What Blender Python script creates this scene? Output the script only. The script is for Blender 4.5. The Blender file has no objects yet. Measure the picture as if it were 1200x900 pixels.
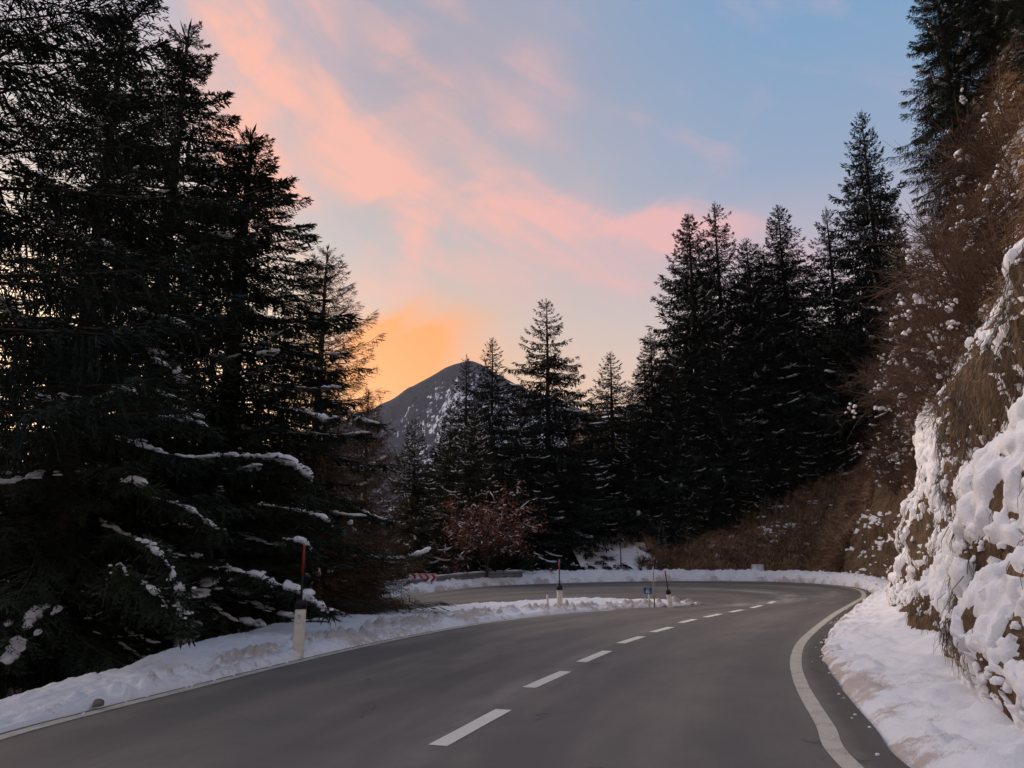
import bpy, math, random
import numpy as np

SC = bpy.context.scene
COL = SC.collection
rng = np.random.default_rng(7)
random.seed(7)
R = math.radians

# ------------------------------------------------------------------ camera
CAMZ = 1.4
F_PX = 906.0                       # focal length for a 1200 px wide frame
PITCH = math.atan(208 / F_PX)
cam = bpy.data.cameras.new('camera')
cam.sensor_width = 36.0
cam.lens = F_PX / 1200 * 36.0
cam.clip_start = 0.05
cam.clip_end = 12000
cam_o = bpy.data.objects.new('camera', cam)
cam_o.location = (0, 0, CAMZ)
cam_o.rotation_euler = (R(90) + PITCH, 0, 0)
COL.objects.link(cam_o)
SC.camera = cam_o

# ------------------------------------------------------------------ view
SC.view_settings.view_transform = 'Standard'
SC.view_settings.look = 'None'
SC.view_settings.exposure = 0.18
SC.view_settings.gamma = 1.0
SC.render.resolution_x = 1024
SC.render.resolution_y = 768
SC.cycles.max_bounces = 6
SC.cycles.diffuse_bounces = 4
SC.cycles.use_denoising = True

CT, ST = math.cos(PITCH), math.sin(PITCH)


def ray(px, py):
    """survey helper: direction of a sight line"""
    p = 450 - py
    return px - 600, F_PX * CT - p * ST, F_PX * ST + p * CT


def at(px, py, Y):
    r = ray(px, py)
    return r[0] / r[1] * Y, Y, CAMZ + r[2] / r[1] * Y


# ------------------------------------------------------------------ node helper
class X:
    """tiny expression wrapper over math nodes"""
    nt = None

    def __init__(s, v): s.v = v

    @staticmethod
    def m(op, *a, clamp=False):
        n = X.nt.nodes.new('ShaderNodeMath'); n.operation = op; n.use_clamp = clamp
        for i, q in enumerate(a):
            if isinstance(q, X): q = q.v
            if isinstance(q, (int, float)): n.inputs[i].default_value = q
            else: X.nt.links.new(q, n.inputs[i])
        return X(n.outputs[0])

    def __add__(s, o): return X.m('ADD', s, o)
    __radd__ = __add__
    def __sub__(s, o): return X.m('SUBTRACT', s, o)
    def __rsub__(s, o): return X.m('SUBTRACT', o, s)
    def __mul__(s, o): return X.m('MULTIPLY', s, o)
    __rmul__ = __mul__
    def __truediv__(s, o): return X.m('DIVIDE', s, o)


def N(nt, typ, **kw):
    n = nt.nodes.new(typ)
    for k, v in kw.items(): setattr(n, k, v)
    return n


def L(nt, a, b):
    if isinstance(a, X): a = a.v
    nt.links.new(a, b)


def smooth(nt, x, a, b):
    n = N(nt, 'ShaderNodeMapRange'); n.interpolation_type = 'SMOOTHSTEP'
    L(nt, x, n.inputs[0]); n.inputs[1].default_value = a; n.inputs[2].default_value = b
    return X(n.outputs[0])


def mixc(nt, fac, a, b, mode='MIX'):
    n = N(nt, 'ShaderNodeMix'); n.data_type = 'RGBA'; n.blend_type = mode; n.clamp_factor = True
    for s, v in ((n.inputs[0], fac), (n.inputs[6], a), (n.inputs[7], b)):
        if isinstance(v, X): v = v.v
        if isinstance(v, (int, float)): s.default_value = v
        elif isinstance(v, tuple): s.default_value = (*v, 1)
        else: nt.links.new(v, s)
    return n.outputs[2]


def ramp(nt, fac, stops):
    n = N(nt, 'ShaderNodeValToRGB')
    cr = n.color_ramp
    while len(cr.elements) < len(stops): cr.elements.new(.5)
    for e, (p, c) in zip(cr.elements, stops):
        e.position = p; e.color = (*c, 1)
    L(nt, fac, n.inputs[0])
    return n.outputs[0]


# ------------------------------------------------------------------ sky and light
world = bpy.data.worlds.new('World')
SC.world = world
world.use_nodes = True
nt = world.node_tree
nt.nodes.clear()
X.nt = nt
out = N(nt, 'ShaderNodeOutputWorld')
bg = N(nt, 'ShaderNodeBackground'); bg.inputs[1].default_value = 0.1
L(nt, bg.outputs[0], out.inputs[0])
SUN_EL, SUN_AZ = R(24), R(-52)       # the glow left of the road, behind the spruces
nish = N(nt, 'ShaderNodeTexSky')
nish.sky_type = 'NISHITA'; nish.sun_disc = False
nish.sun_elevation = SUN_EL; nish.sun_rotation = SUN_AZ
geo = N(nt, 'ShaderNodeTexCoord')
sep = N(nt, 'ShaderNodeSeparateXYZ'); L(nt, geo.outputs['Generated'], sep.inputs[0])
vx, vy, vz = (X(sep.outputs[i]) for i in range(3))
az = X.m('ARCTAN2', vx, vy) * (180 / math.pi)
el = X.m('ARCSINE', vz) * (180 / math.pi)
eln = X.m('ADD', X.m('DIVIDE', el, 90.0), 0.0, clamp=True)
SKY_L = [(0, (1.4, .85, .42)), (.10, (1.1, .76, .46)), (.22, (.74, .63, .54)), (.40, (.48, .45, .51)), (.62, (.36, .38, .47)), (1, (.26, .34, .48))]
SKY_C = [(0, (.88, .46, .22)), (.13, (.80, .50, .30)), (.19, (.62, .50, .42)), (.26, (.47, .455, .46)), (.38, (.355, .345, .41)), (.62, (.25, .32, .45)), (1, (.22, .31, .47))]
SKY_R = [(0, (.76, .58, .46)), (.13, (.70, .56, .50)), (.21, (.52, .44, .48)), (.30, (.27, .35, .49)), (.42, (.165, .32, .51)), (.62, (.17, .30, .49)), (1, (.20, .30, .47))]
SKY_B = [(0, (.50, .42, .45)), (.15, (.53, .44, .48)), (.35, (.34, .36, .46)), (1, (.20, .30, .47))]
cl, cc, cr_, cb = (ramp(nt, eln, s) for s in (SKY_L, SKY_C, SKY_R, SKY_B))
c = mixc(nt, smooth(nt, az, -34, -6), cl, cc)
c = mixc(nt, smooth(nt, az, -6, 24), c, cr_)
aabs = X.m('ABSOLUTE', az)
c = mixc(nt, smooth(nt, aabs, 60, 130), c, cb)
# wisps of cloud, at fixed bearings of the sky
comb = N(nt, 'ShaderNodeCombineXYZ')
L(nt, az * .055, comb.inputs[0]); L(nt, el * .085, comb.inputs[1])
nz = N(nt, 'ShaderNodeTexNoise'); nz.inputs['Scale'].default_value = 1.6; nz.inputs['Detail'].default_value = 5
nz.inputs['Roughness'].default_value = .55; nz.inputs['Distortion'].default_value = .9
L(nt, comb.outputs[0], nz.inputs['Vector'])
nzf = X(nz.outputs['Fac'])
comb2 = N(nt, 'ShaderNodeCombineXYZ')
L(nt, (az * .8 + el * .6) * .035, comb2.inputs[0]); L(nt, (el * .8 - az * .6) * .16, comb2.inputs[1])
nz2 = N(nt, 'ShaderNodeTexNoise'); nz2.inputs['Scale'].default_value = 1.3; nz2.inputs['Detail'].default_value = 4
nz2.inputs['Distortion'].default_value = .6
L(nt, comb2.outputs[0], nz2.inputs['Vector'])
streak = X(nz2.outputs['Fac'])


def azel(px, py):
    r = ray(px, py)
    return math.degrees(math.atan2(r[0], r[1])), math.degrees(math.atan2(r[2], math.hypot(r[0], r[1])))


def blob(px, py, wx, wy, rot, amp):
    a0, e0 = azel(px, py)
    k = 15.0
    cs, sn = math.cos(R(rot)), math.sin(R(rot))
    dx = (az - a0) + (nzf - .5) * 9.0; dy = (el - e0) + (streak - .5) * 7.0
    u = (dx * cs + dy * sn) * (k / wx); v = (dy * cs - dx * sn) * (k / wy)
    return X.m('POWER', 2.718, (u * u + v * v) * -1.0) * amp


pink = None
for b in [(455, 205, 150, 36, -6, .75), (385, 160, 100, 24, 28, .6), (610, 262, 110, 26, -36, .34), (720, 262, 130, 22, -6, .75),
          (330, 120, 50, 70, -20, .35), (275, 50, 85, 90, 10, .85), (385, 30, 26, 90, 8, .40), (345, 225, 70, 40, 10, .45),
          (820, 265, 110, 26, -5, .40), (470, 320, 110, 22, 5, .35), (620, 175, 170, 60, -15, .36), (640, 60, 60, 90, 0, .16),
          (560, 330, 170, 50, 8, .42), (760, 330, 120, 50, 0, .30), (440, 180, 230, 120, 0, .30), (520, 90, 160, 60, 20, .22), (700, 330, 110, 40, 0, .22), (480, 250, 90, 20, -20, .3)]:
    e = blob(*b)
    pink = e if pink is None else pink + e
comb3 = N(nt, 'ShaderNodeCombineXYZ')
L(nt, (az * .9 - el * .45) * .05, comb3.inputs[0]); L(nt, (el * .9 + az * .45) * .24, comb3.inputs[1])
nz3 = N(nt, 'ShaderNodeTexNoise'); nz3.inputs['Scale'].default_value = 1.2; nz3.inputs['Detail'].default_value = 4; nz3.inputs['Roughness'].default_value = .5
nz3.inputs['Distortion'].default_value = .5
L(nt, comb3.outputs[0], nz3.inputs['Vector'])
wisp = X(nz3.outputs['Fac'])
pink = smooth(nt, pink * (smooth(nt, wisp * .5 + nzf * .5, .38, .62) * .80 + .42), .02, 1.22)
orange = blob(478, 412, 74, 38, 8, 1.5) + blob(440, 450, 60, 34, 0, 1.2)
far_cloud = smooth(nt, nzf * .5 + wisp * .5, .5, .68) * .5
pink = X.m('MINIMUM', pink * .88 + far_cloud * .6, .92)
warm = smooth(nt, az, 28, -22)
pcol = mixc(nt, warm, (.72, .42, .44), (.90, .46, .35))
c = mixc(nt, pink, c, pcol)
c = mixc(nt, X.m('MINIMUM', orange * .95, .92), c, (1.0, .36, .085))
# glow where the sun went down
ga, ge = az + 40.0, el - 3.0
glow = X.m('POWER', 2.718, (ga * ga * (1 / 500.0) + ge * ge * (1 / 130.0)) * -1.0)
sc_ = N(nt, 'ShaderNodeVectorMath'); sc_.operation = 'SCALE'
sc_.inputs[0].default_value = (2.6, 1.75, .95); L(nt, glow, sc_.inputs['Scale'])
c = mixc(nt, 1.0, c, sc_.outputs[0], 'ADD')
# below the horizon: dim ground haze
c = mixc(nt, smooth(nt, el, -1.5, -8), c, (.10, .10, .12))
up = N(nt, 'ShaderNodeVectorMath'); up.operation = 'SCALE'; L(nt, c, up.inputs[0]); up.inputs['Scale'].default_value = 10.0
ns = N(nt, 'ShaderNodeVectorMath'); ns.operation = 'SCALE'; L(nt, nish.outputs[0], ns.inputs[0]); ns.inputs['Scale'].default_value = .04
tot = mixc(nt, 1.0, up.outputs[0], ns.outputs[0], 'ADD')
L(nt, tot, bg.inputs[0])

sun = bpy.data.lights.new('sun', 'SUN')
sun.energy = 2.9
sun.angle = R(60)
sun.color = (1.0, .80, .70)
sun_o = bpy.data.objects.new('sun', sun)
from mathutils import Vector
sd = Vector((math.sin(SUN_AZ) * math.cos(SUN_EL), math.cos(SUN_AZ) * math.cos(SUN_EL), math.sin(SUN_EL)))
sun_o.rotation_euler = sd.to_track_quat('Z', 'Y').to_euler()
COL.objects.link(sun_o)

# ------------------------------------------------------------------ maths helpers


def sp_(x, k=1.0):
    return k * np.logaddexp(0, np.asarray(x, float) / k)


LE = np.array([(-5.2, -8), (-4.9, -3), (-4.7, 2), (-4.33, 6.5), (-4.1, 7.9), (-3.82, 9.1), (-3.4, 10.9), (-2.8, 13.2), (-2, 15.7),
               (-.8, 18.6), (.9, 21.2), (2.9, 23.0), (4.6, 24.0), (5.9, 24.95)])
OUT = np.array([(1.7, -8), (1.75, -3), (1.95, 2), (2.37, 5.84), (2.75, 7.3), (3.42, 9.72), (4.27, 12.24), (5.56, 15.31), (8.24, 20.74),
                (10.81, 25.42), (12.63, 28.77), (14.35, 33.1), (14.75, 36.4), (14.0, 39.2), (12.0, 40.5), (8.65, 40.7), (5.99, 40.2),
                (4.0, 39.4), (1.6, 37.9), (-1.5, 35.6), (-4.5, 32.3), (-7.5, 28), (-11, 21), (-15, 12), (-19, 0), (-22, -10)])
BACK = np.array([(5.6, 25.75), (4.4, 26.0), (2.5, 25.9), (0, 25.1), (-2.5, 23.5), (-4.8, 20.2), (-8, 13.5), (-12, 4), (-16, -8)])
FOOT = np.array([(2.6, -8), (2.7, -3), (2.95, 1.5), (3.5, 4.9), (4.2, 7.2), (5.0, 9.4), (6.75, 13.8), (9.2, 19.4), (12.1, 26.3), (14.0, 29.6),
                 (15.6, 33.2), (16.2, 37), (15.3, 40.6), (12.6, 42.2), (8.8, 42.4), (6.2, 42.1), (3.8, 41.6)])


def G(x, y):
    """ground level of the valley side: the hairpin is banked, the lower road drops away to the left"""
    x = np.asarray(x, float); y = np.asarray(y, float)
    xe = np.interp(y, LE[:, 1], LE[:, 0])
    u = np.minimum(xe - 2.6, -2) - x
    drop = .1 * sp_(u, .8)
    drop = 5 * np.tanh(drop / 5)
    return .02 * np.minimum(sp_(y - 20, 1.5), 40) - drop


def spline(P, n=14):
    P = np.asarray(P, float)
    Q = np.vstack([2 * P[0] - P[1], P, 2 * P[-1] - P[-2]])
    o = []
    for i in range(1, len(Q) - 2):
        a, b, c_, d = Q[i - 1], Q[i], Q[i + 1], Q[i + 2]
        t = np.linspace(0, 1, n, endpoint=False)[:, None]
        o.append(.5 * (2 * b + (c_ - a) * t + (2 * a - 5 * b + 4 * c_ - d) * t ** 2 + (3 * b - a - 3 * c_ + d) * t ** 3))
    o.append(Q[-2][None])
    return np.vstack(o)


def arclen(P):
    return np.concatenate([[0], np.cumsum(np.linalg.norm(np.diff(P, axis=0), axis=1))])


def resample(P, s):
    a = arclen(P)
    return np.stack([np.interp(s, a, P[:, i]) for i in range(P.shape[1])], 1)


def even(P, step):
    a = arclen(P)[-1]
    return resample(P, np.linspace(0, a, max(2, int(a / step) + 1)))


def normals2(P):
    t = np.gradient(P, axis=0)
    t /= np.linalg.norm(t, axis=1)[:, None] + 1e-9
    return np.stack([t[:, 1], -t[:, 0]], 1)       # right-hand side of travel


def h3(ix, iy, iz, seed):
    v = (ix.astype(np.uint32) * np.uint32(374761393) + iy.astype(np.uint32) * np.uint32(668265263)
         + iz.astype(np.uint32) * np.uint32(2246822519) + np.uint32((seed * 3266489917) & 0xffffffff))
    v = (v ^ (v >> np.uint32(13))) * np.uint32(1274126177)
    v = v ^ (v >> np.uint32(16))
    return v.astype(np.float64) / 4294967295.0


def vnoise(p, seed=0):
    i = np.floor(p).astype(np.int64); f = p - i
    f = f * f * f * (f * (f * 6 - 15) + 10)
    r = 0
    for a in (0, 1):
        for b in (0, 1):
            for c_ in (0, 1):
                w = (f[..., 0] if a else 1 - f[..., 0]) * (f[..., 1] if b else 1 - f[..., 1]) * (f[..., 2] if c_ else 1 - f[..., 2])
                r = r + w * h3(i[..., 0] + a, i[..., 1] + b, i[..., 2] + c_, seed)
    return r * 2 - 1


def fbm(p, octv=4, seed=0, gain=.5):
    p = np.asarray(p, float)
    r = 0; a = 1.0; tot_ = 0
    for o in range(octv):
        r = r + a * vnoise(p * 2 ** o + 17.3 * o, seed + o); tot_ += a; a *= gain
    return r / tot_


def grid_faces(nu, nv, base=0):
    i = np.arange(nu - 1)[:, None]; j = np.arange(nv - 1)[None]
    a = (i * nv + j + base).ravel()
    return np.stack([a, a + nv, a + nv + 1, a + 1], 1)


# ------------------------------------------------------------------ object helpers


def mesh_np(name, V, Fc, mats, uv=None, shade=False, mi=None, attr=None):
    """V (n,3); Fc: list of (m,k) int arrays"""
    if isinstance(Fc, np.ndarray): Fc = [Fc]
    me = bpy.data.meshes.new(name)
    V = np.asarray(V, np.float32)
    me.vertices.add(len(V)); me.vertices.foreach_set('co', V.ravel())
    li = np.concatenate([f.ravel() for f in Fc]).astype(np.int32)
    cnt = np.concatenate([np.full(len(f), f.shape[1]) for f in Fc]).astype(np.int32)
    me.loops.add(len(li)); me.loops.foreach_set('vertex_index', li)
    me.polygons.add(len(cnt))
    me.polygons.foreach_set('loop_start', np.concatenate([[0], np.cumsum(cnt)[:-1]]).astype(np.int32))
    me.polygons.foreach_set('loop_total', cnt)
    if shade: me.polygons.foreach_set('use_smooth', np.ones(len(cnt), bool))
    if mi is not None: me.polygons.foreach_set('material_index', np.asarray(mi, np.int32))
    for m in (mats if isinstance(mats, (list, tuple)) else [mats]): me.materials.append(m)
    if uv is not None:
        l = me.uv_layers.new(name='UVMap')
        l.data.foreach_set('uv', np.asarray(uv, np.float32)[li].ravel())
    if attr:
        for k, v in attr.items():
            a = me.attributes.new(k, 'FLOAT', 'POINT'); a.data.foreach_set('value', np.asarray(v, np.float32))
    me.update(calc_edges=True)
    return me


def link(name, me, parent=None, loc=None, rz=0, sc=1.0):
    o = bpy.data.objects.new(name, me)
    if parent is not None: o.parent = parent
    if loc is not None: o.location = loc
    if rz: o.rotation_euler = (0, 0, rz)
    if sc != 1.0: o.scale = (sc, sc, sc)
    COL.objects.link(o)
    return o


def tag(o, label=None, cat=None, group=None, kind=None):
    if label: o['label'] = label
    if cat: o['category'] = cat
    if group: o['group'] = group
    if kind: o['kind'] = kind
    return o


def empty(name, loc, label, cat, group=None, rz=0, sc=1.0):
    o = bpy.data.objects.new(name, None)
    o.empty_display_size = .3
    o.location = loc; o.rotation_euler = (0, 0, rz); o.scale = (sc, sc, sc)
    COL.objects.link(o)
    return tag(o, label, cat, group)


class MB:
    def __init__(s): s.V = []; s.F = {}; s.n = 0

    def add(s, V, Fc):
        V = np.asarray(V, float).reshape(-1, 3)
        for f in (Fc if isinstance(Fc, list) else [Fc]):
            f = np.asarray(f, int)
            if len(f): s.F.setdefault(f.shape[1], []).append(f + s.n)
        s.V.append(V); s.n += len(V)
        return s

    def box(s, c_, d, rz=0.0, bev=0.0):
        x, y, z = np.asarray(d) / 2
        if bev:
            V = []
            for sz in (-1, 1):
                for (a, b) in ((x - bev, y), (x, y - bev), (x, -y + bev), (x - bev, -y), (-x + bev, -y), (-x, -y + bev), (-x, y - bev), (-x + bev, y)):
                    V.append((a, b, sz * z))
            V = np.array(V)
            k = 8
        else:
            V = np.array([(a, b, sz * z) for sz in (-1, 1) for a, b in ((x, y), (x, -y), (-x, -y), (-x, y))]); k = 4
        cs, sn = math.cos(rz), math.sin(rz)
        V = np.stack([V[:, 0] * cs - V[:, 1] * sn, V[:, 0] * sn + V[:, 1] * cs, V[:, 2]], 1) + np.asarray(c_)
        i = np.arange(k); j = (i + 1) % k
        return s.add(V, [np.stack([i, j, j + k, i + k], 1), i[None], (i + k)[::-1][None]])

    def tube(s, P, rad, n=8, caps=True, ecc=1.0):
        P = np.asarray(P, float); m = len(P)
        rad = np.broadcast_to(rad, (m,))
        T = np.gradient(P, axis=0); T /= np.linalg.norm(T, axis=1)[:, None] + 1e-9
        ref = np.array([0, 0, 1.0]) if abs(T[:, 2]).mean() < .8 else np.array([1.0, 0, 0])
        A = np.cross(T, ref); A /= np.linalg.norm(A, axis=1)[:, None] + 1e-9
        B = np.cross(A, T)
        th = np.arange(n) * 2 * math.pi / n
        V = P[:, None] + (A[:, None] * np.cos(th)[None, :, None] + B[:, None] * np.sin(th)[None, :, None] * ecc) * rad[:, None, None]
        i = np.arange(m - 1)[:, None] * n; a = np.arange(n)[None]; b = (a + 1) % n
        Fq = np.stack([(i + a).ravel(), (i + b).ravel(), (i + n + b).ravel(), (i + n + a).ravel()], 1)
        fs = [Fq]
        if caps:
            fs.append(np.arange(n)[::-1][None]); fs.append((np.arange(n) + (m - 1) * n)[None])
        return s.add(V.reshape(-1, 3), fs)

    def mesh(s, name, mats, shade=False):
        return mesh_np(name, np.vstack(s.V), [np.vstack(v) for v in s.F.values()], mats, shade=shade)

    def build(s, name, mats, parent=None, shade=False, loc=None):
        return link(name, s.mesh(name, mats, shade), parent, loc)


# ------------------------------------------------------------------ materials


def mat(name, fn=None, base=(.5, .5, .5), rough=.8, spec=.3, metal=0.0):
    m = bpy.data.materials.new(name); m.use_nodes = True
    t = m.node_tree; b = t.nodes['Principled BSDF']
    b.inputs['Base Color'].default_value = (*base, 1)
    b.inputs['Roughness'].default_value = rough
    b.inputs['Specular IOR Level'].default_value = spec
    b.inputs['Metallic'].default_value = metal
    X.nt = t
    if fn: fn(t, b)
    return m


def noise(t, scale, detail=4, rough=.55, coord='Object', dist=0.0, stretch=None):
    tc = N(t, 'ShaderNodeTexCoord')
    src = tc.outputs[coord]
    if stretch:
        mp = N(t, 'ShaderNodeMapping'); mp.inputs['Scale'].default_value = stretch
        L(t, src, mp.inputs[0]); src = mp.outputs[0]
    n = N(t, 'ShaderNodeTexNoise'); n.inputs['Scale'].default_value = scale
    n.inputs['Detail'].default_value = detail; n.inputs['Roughness'].default_value = rough
    n.inputs['Distortion'].default_value = dist
    L(t, src, n.inputs['Vector'])
    return X(n.outputs['Fac'])


def bump(t, b, h, strength=.4, dist=.02):
    n = N(t, 'ShaderNodeBump'); n.inputs['Strength'].default_value = strength; n.inputs['Distance'].default_value = dist
    L(t, h, n.inputs['Height']); L(t, n.outputs[0], b.inputs['Normal'])


def attrf(t, name):
    n = N(t, 'ShaderNodeAttribute'); n.attribute_name = name
    return X(n.outputs['Fac'])


def varied(ca, cb, scale=3.0, rough=.85, spec=.2, bs=.3, bd=.01, bscale=40, detail=5):
    def f(t, b):
        L(t, mixc(t, smooth(t, noise(t, scale, detail), .32, .68), ca, cb), b.inputs['Base Color'])
        if bs: bump(t, b, noise(t, bscale, 3), bs, bd)
    return f


def snow_fn(t, b):
    big = noise(t, .7, 5); fine = noise(t, 9, 6, .6)
    col = mixc(t, smooth(t, big, .35, .7), (.80, .81, .84), (.86, .85, .86))
    dirt = smooth(t, fine * .40 + noise(t, 38, 4, .7) * .30 + big * .30 + attrf(t, 'dirt') * .34, .62, .78)
    col = mixc(t, dirt * .75, col, (.42, .33, .27))
    L(t, col, b.inputs['Base Color'])
    b.inputs['Subsurface Weight'].default_value = .0
    bump(t, b, fine * .7 + noise(t, 45, 4) * .3, .55, .04)


def road_fn(t, b):
    uvn = N(t, 'ShaderNodeUVMap'); s = N(t, 'ShaderNodeSeparateXYZ'); L(t, uvn.outputs[0], s.inputs[0])
    u, v = X(s.outputs[0]), X(s.outputs[1])
    grain = noise(t, 130, 4, .7); mid = noise(t, 1.1, 5, .6); cmb = N(t, 'ShaderNodeCombineXYZ')
    L(t, u * 9.0, cmb.inputs[0]); L(t, v * .16, cmb.inputs[1])
    sn = N(t, 'ShaderNodeTexNoise'); sn.inputs['Scale'].default_value = 1.6; sn.inputs['Detail'].default_value = 5
    L(t, cmb.outputs[0], sn.inputs['Vector'])
    st = X(sn.outputs['Fac'])
    # dry worn asphalt, paler where salt and grit dry out, polished darker in the wheel tracks
    col = mixc(t, smooth(t, mid * .4 + st * .6, .36, .64), (.148, .132, .115), (.205, .178, .150))
    w = X.m('ABSOLUTE', X.m('SINE', u * 12.566 + (mid - .5) * 1.2))
    col = mixc(t, smooth(t, w, .55, 1.0) * .38, col, (.085, .078, .078))
    col = mixc(t, smooth(t, noise(t, .35, 5, .6, dist=.8), .53, .66) * .5, col, (.175, .148, .130))
    col = mixc(t, smooth(t, grain, .50, .68) * .6, col, (.235, .215, .195))
    col = mixc(t, smooth(t, noise(t, 75, 4, .7), .56, .70) * .55, col, (.045, .042, .04))
    vt = N(t, 'ShaderNodeTexVoronoi'); vt.feature = 'DISTANCE_TO_EDGE'; vt.inputs['Scale'].default_value = .42
    tcv = N(t, 'ShaderNodeTexCoord'); wv = N(t, 'ShaderNodeTexNoise'); wv.inputs['Scale'].default_value = 1.3; wv.inputs['Detail'].default_value = 6
    L(t, tcv.outputs['Object'], wv.inputs['Vector'])
    mv = N(t, 'ShaderNodeVectorMath'); mv.operation = 'MULTIPLY_ADD'; L(t, wv.outputs['Color'], mv.inputs[0]); mv.inputs[1].default_value = (1.6, 1.6, 0); L(t, tcv.outputs['Object'], mv.inputs[2])
    L(t, mv.outputs[0], vt.inputs['Vector'])
    crack = (1.0 - smooth(t, X(vt.outputs['Distance']), .002, .008)) * smooth(t, noise(t, .5, 3), .50, .60)
    col = mixc(t, crack * .55, col, (.04, .037, .034))
    salt = attrf(t, 'salt') * smooth(t, st * .6 + noise(t, 2.2, 5) * .4, .34, .60)
    col = mixc(t, salt * .85, col, (.38, .35, .34))
    gut = smooth(t, attrf(t, 'edge') + (noise(t, 3, 4) - .5) * .35, .45, .85)
    col = mixc(t, gut * .55, col, (.052, .045, .040))
    L(t, col, b.inputs['Base Color'])
    L(t, .72 - smooth(t, st, .45, .7) * .16, b.inputs['Roughness'])
    bump(t, b, grain * .6 + noise(t, 14, 4) * .4, .5, .006)


def paint_fn(ca, cb, wear):
    def f(t, b):
        g = noise(t, 70, 4, .7); m_ = noise(t, 5, 5)
        k = smooth(t, g * .6 + m_ * .4, wear, wear + .12)
        L(t, mixc(t, k, ca, cb), b.inputs['Base Color'])
        bump(t, b, g, .3, .004)
    return f


def earth_fn(t, b):
    n1 = noise(t, .8, 6, .6); n2 = noise(t, 5, 6, .65); n3 = noise(t, 7, 4, .6, stretch=(1, 1, .12))
    col = mixc(t, smooth(t, n1, .35, .65), (.070, .043, .028), (.15, .098, .058))
    col = mixc(t, smooth(t, n3, .40, .62) * .7, col, (.205, .135, .078))
    col = mixc(t, smooth(t, n2, .50, .68) * .75, col, (.034, .026, .022))
    col = mixc(t, smooth(t, n1 * .5 + n2 * .5, .56, .66) * .6, col, (.15, .135, .125))
    L(t, col, b.inputs['Base Color'])
    bump(t, b, n2 * .6 + n3 * .4, .9, .12)


def ground_fn(t, b):
    n1 = noise(t, .35, 6, .6); n2 = noise(t, 2.5, 6, .65)
    floor = mixc(t, smooth(t, n2, .35, .65), (.018, .014, .011), (.050, .034, .024))
    f = smooth(t, attrf(t, 'snow') + (n1 - .5) * 1.1 + (n2 - .5) * .7, .48, .58)
    L(t, mixc(t, f, floor, (.80, .81, .85)), b.inputs['Base Color'])
    bump(t, b, n2, .7, .12)


def mountain_fn(t, b):
    tc = N(t, 'ShaderNodeTexCoord')
    st = noise(t, .13, 8, .70, stretch=(1, .2, .22)); n2 = noise(t, .05, 6, .7)
    f = smooth(t, attrf(t, 'snow') + (st - .5) * 2.2 + (n2 - .5) * 1.2, .52, .62)
    wood = mixc(t, n2, (.014, .019, .032), (.026, .032, .048))
    L(t, mixc(t, f, wood, (.62, .64, .68)), b.inputs['Base Color'])


M_snow = mat('snow', snow_fn, rough=.75, spec=.2)
M_tsnow = mat('settled_snow', varied((.76, .79, .83), (.88, .88, .89), 6, .8, .2, .4, .02, 30))
M_road = mat('asphalt', road_fn, rough=.7, spec=.35)
M_white = mat('white_road_paint', paint_fn((.86, .82, .70), (.36, .33, .29), .555), rough=.6)
M_grey = mat('worn_edge_paint', paint_fn((.58, .54, .46), (.30, .27, .235), .50), rough=.65)
M_earth = mat('bank_earth', earth_fn, rough=.95, spec=.1)
M_ground = mat('forest_floor', ground_fn, rough=.95, spec=.1)
M_mount = mat('mountain_wood', mountain_fn, rough=.95, spec=.05)
M_needle = mat('spruce_needles', varied((.018, .028, .020), (.044, .058, .034), 1.2, .75, .15, 0), rough=.75, spec=.12)
M_needle2 = mat('dark_needles', varied((.014, .022, .018), (.026, .036, .026), .8, .8, .15, 0), rough=.8, spec=.1)
M_needle3 = mat('olive_needles', varied((.032, .036, .018), (.062, .058, .030), 1.0, .8, .15, 0), rough=.8, spec=.12)
M_twig = mat('larch_and_backlit_twigs', varied((.085, .052, .030), (.150, .090, .048), 2, .9, .15, 0), rough=.9, spec=.1)  # larch brown, which also carries the backlight painted into one spruce
M_bark = mat('conifer_bark', varied((.030, .022, .018), (.085, .064, .052), 7, .95, .1, .9, .03, 22), rough=.95, spec=.1)
M_pale = mat('pale_bark', varied((.22, .19, .17), (.36, .32, .29), 7, .95, .1, .5, .01, 22), rough=.9)
M_leaf = mat('withered_leaves', varied((.22, .080, .045), (.40, .17, .095), 3, .85, .15, 0), rough=.85)
M_grass = mat('dead_grass', varied((.26, .165, .098), (.48, .325, .20), .7, .9, .1, 0), rough=.9, spec=.1)
M_grass2 = mat('hanging_dead_grass', varied((.075, .060, .046), (.25, .195, .135), 1.4, .9, .1, 0), rough=.9, spec=.1)
M_brush = mat('brushwood', varied((.070, .042, .030), (.175, .115, .080), .8, .9, .1, 0), rough=.9, spec=.1)
M_postw = mat('post_plastic', varied((.70, .67, .56), (.80, .77, .66), 8, .5, .3, .1, .003, 60), rough=.5)
M_black = mat('black_band', varied((.012, .012, .013), (.022, .021, .02), 20, .5, .3, 0), rough=.5)
M_red = mat('red_pole', varied((.30, .028, .02), (.22, .022, .018), 14, .5, .3, 0), rough=.45)
M_redsign = mat('red_sheeting', varied((.50, .02, .07), (.44, .02, .06), 14, .4, .4, 0), rough=.4)
M_whitesign = mat('white_sheeting', varied((.78, .76, .74), (.70, .68, .66), 9, .4, .4, 0), rough=.4)
M_blue = mat('blue_enamel', varied((.03, .14, .36), (.02, .11, .30), 14, .4, .4, 0), rough=.4)
M_steel = mat('galvanised_steel', varied((.20, .21, .22), (.33, .33, .34), 3, .5, .5, .2, .003, 60), rough=.5, metal=.6)
M_wood = mat('weathered_pole', varied((.30, .26, .22), (.42, .38, .33), 9, .9, .2, .3, .004, 60), rough=.9)
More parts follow.
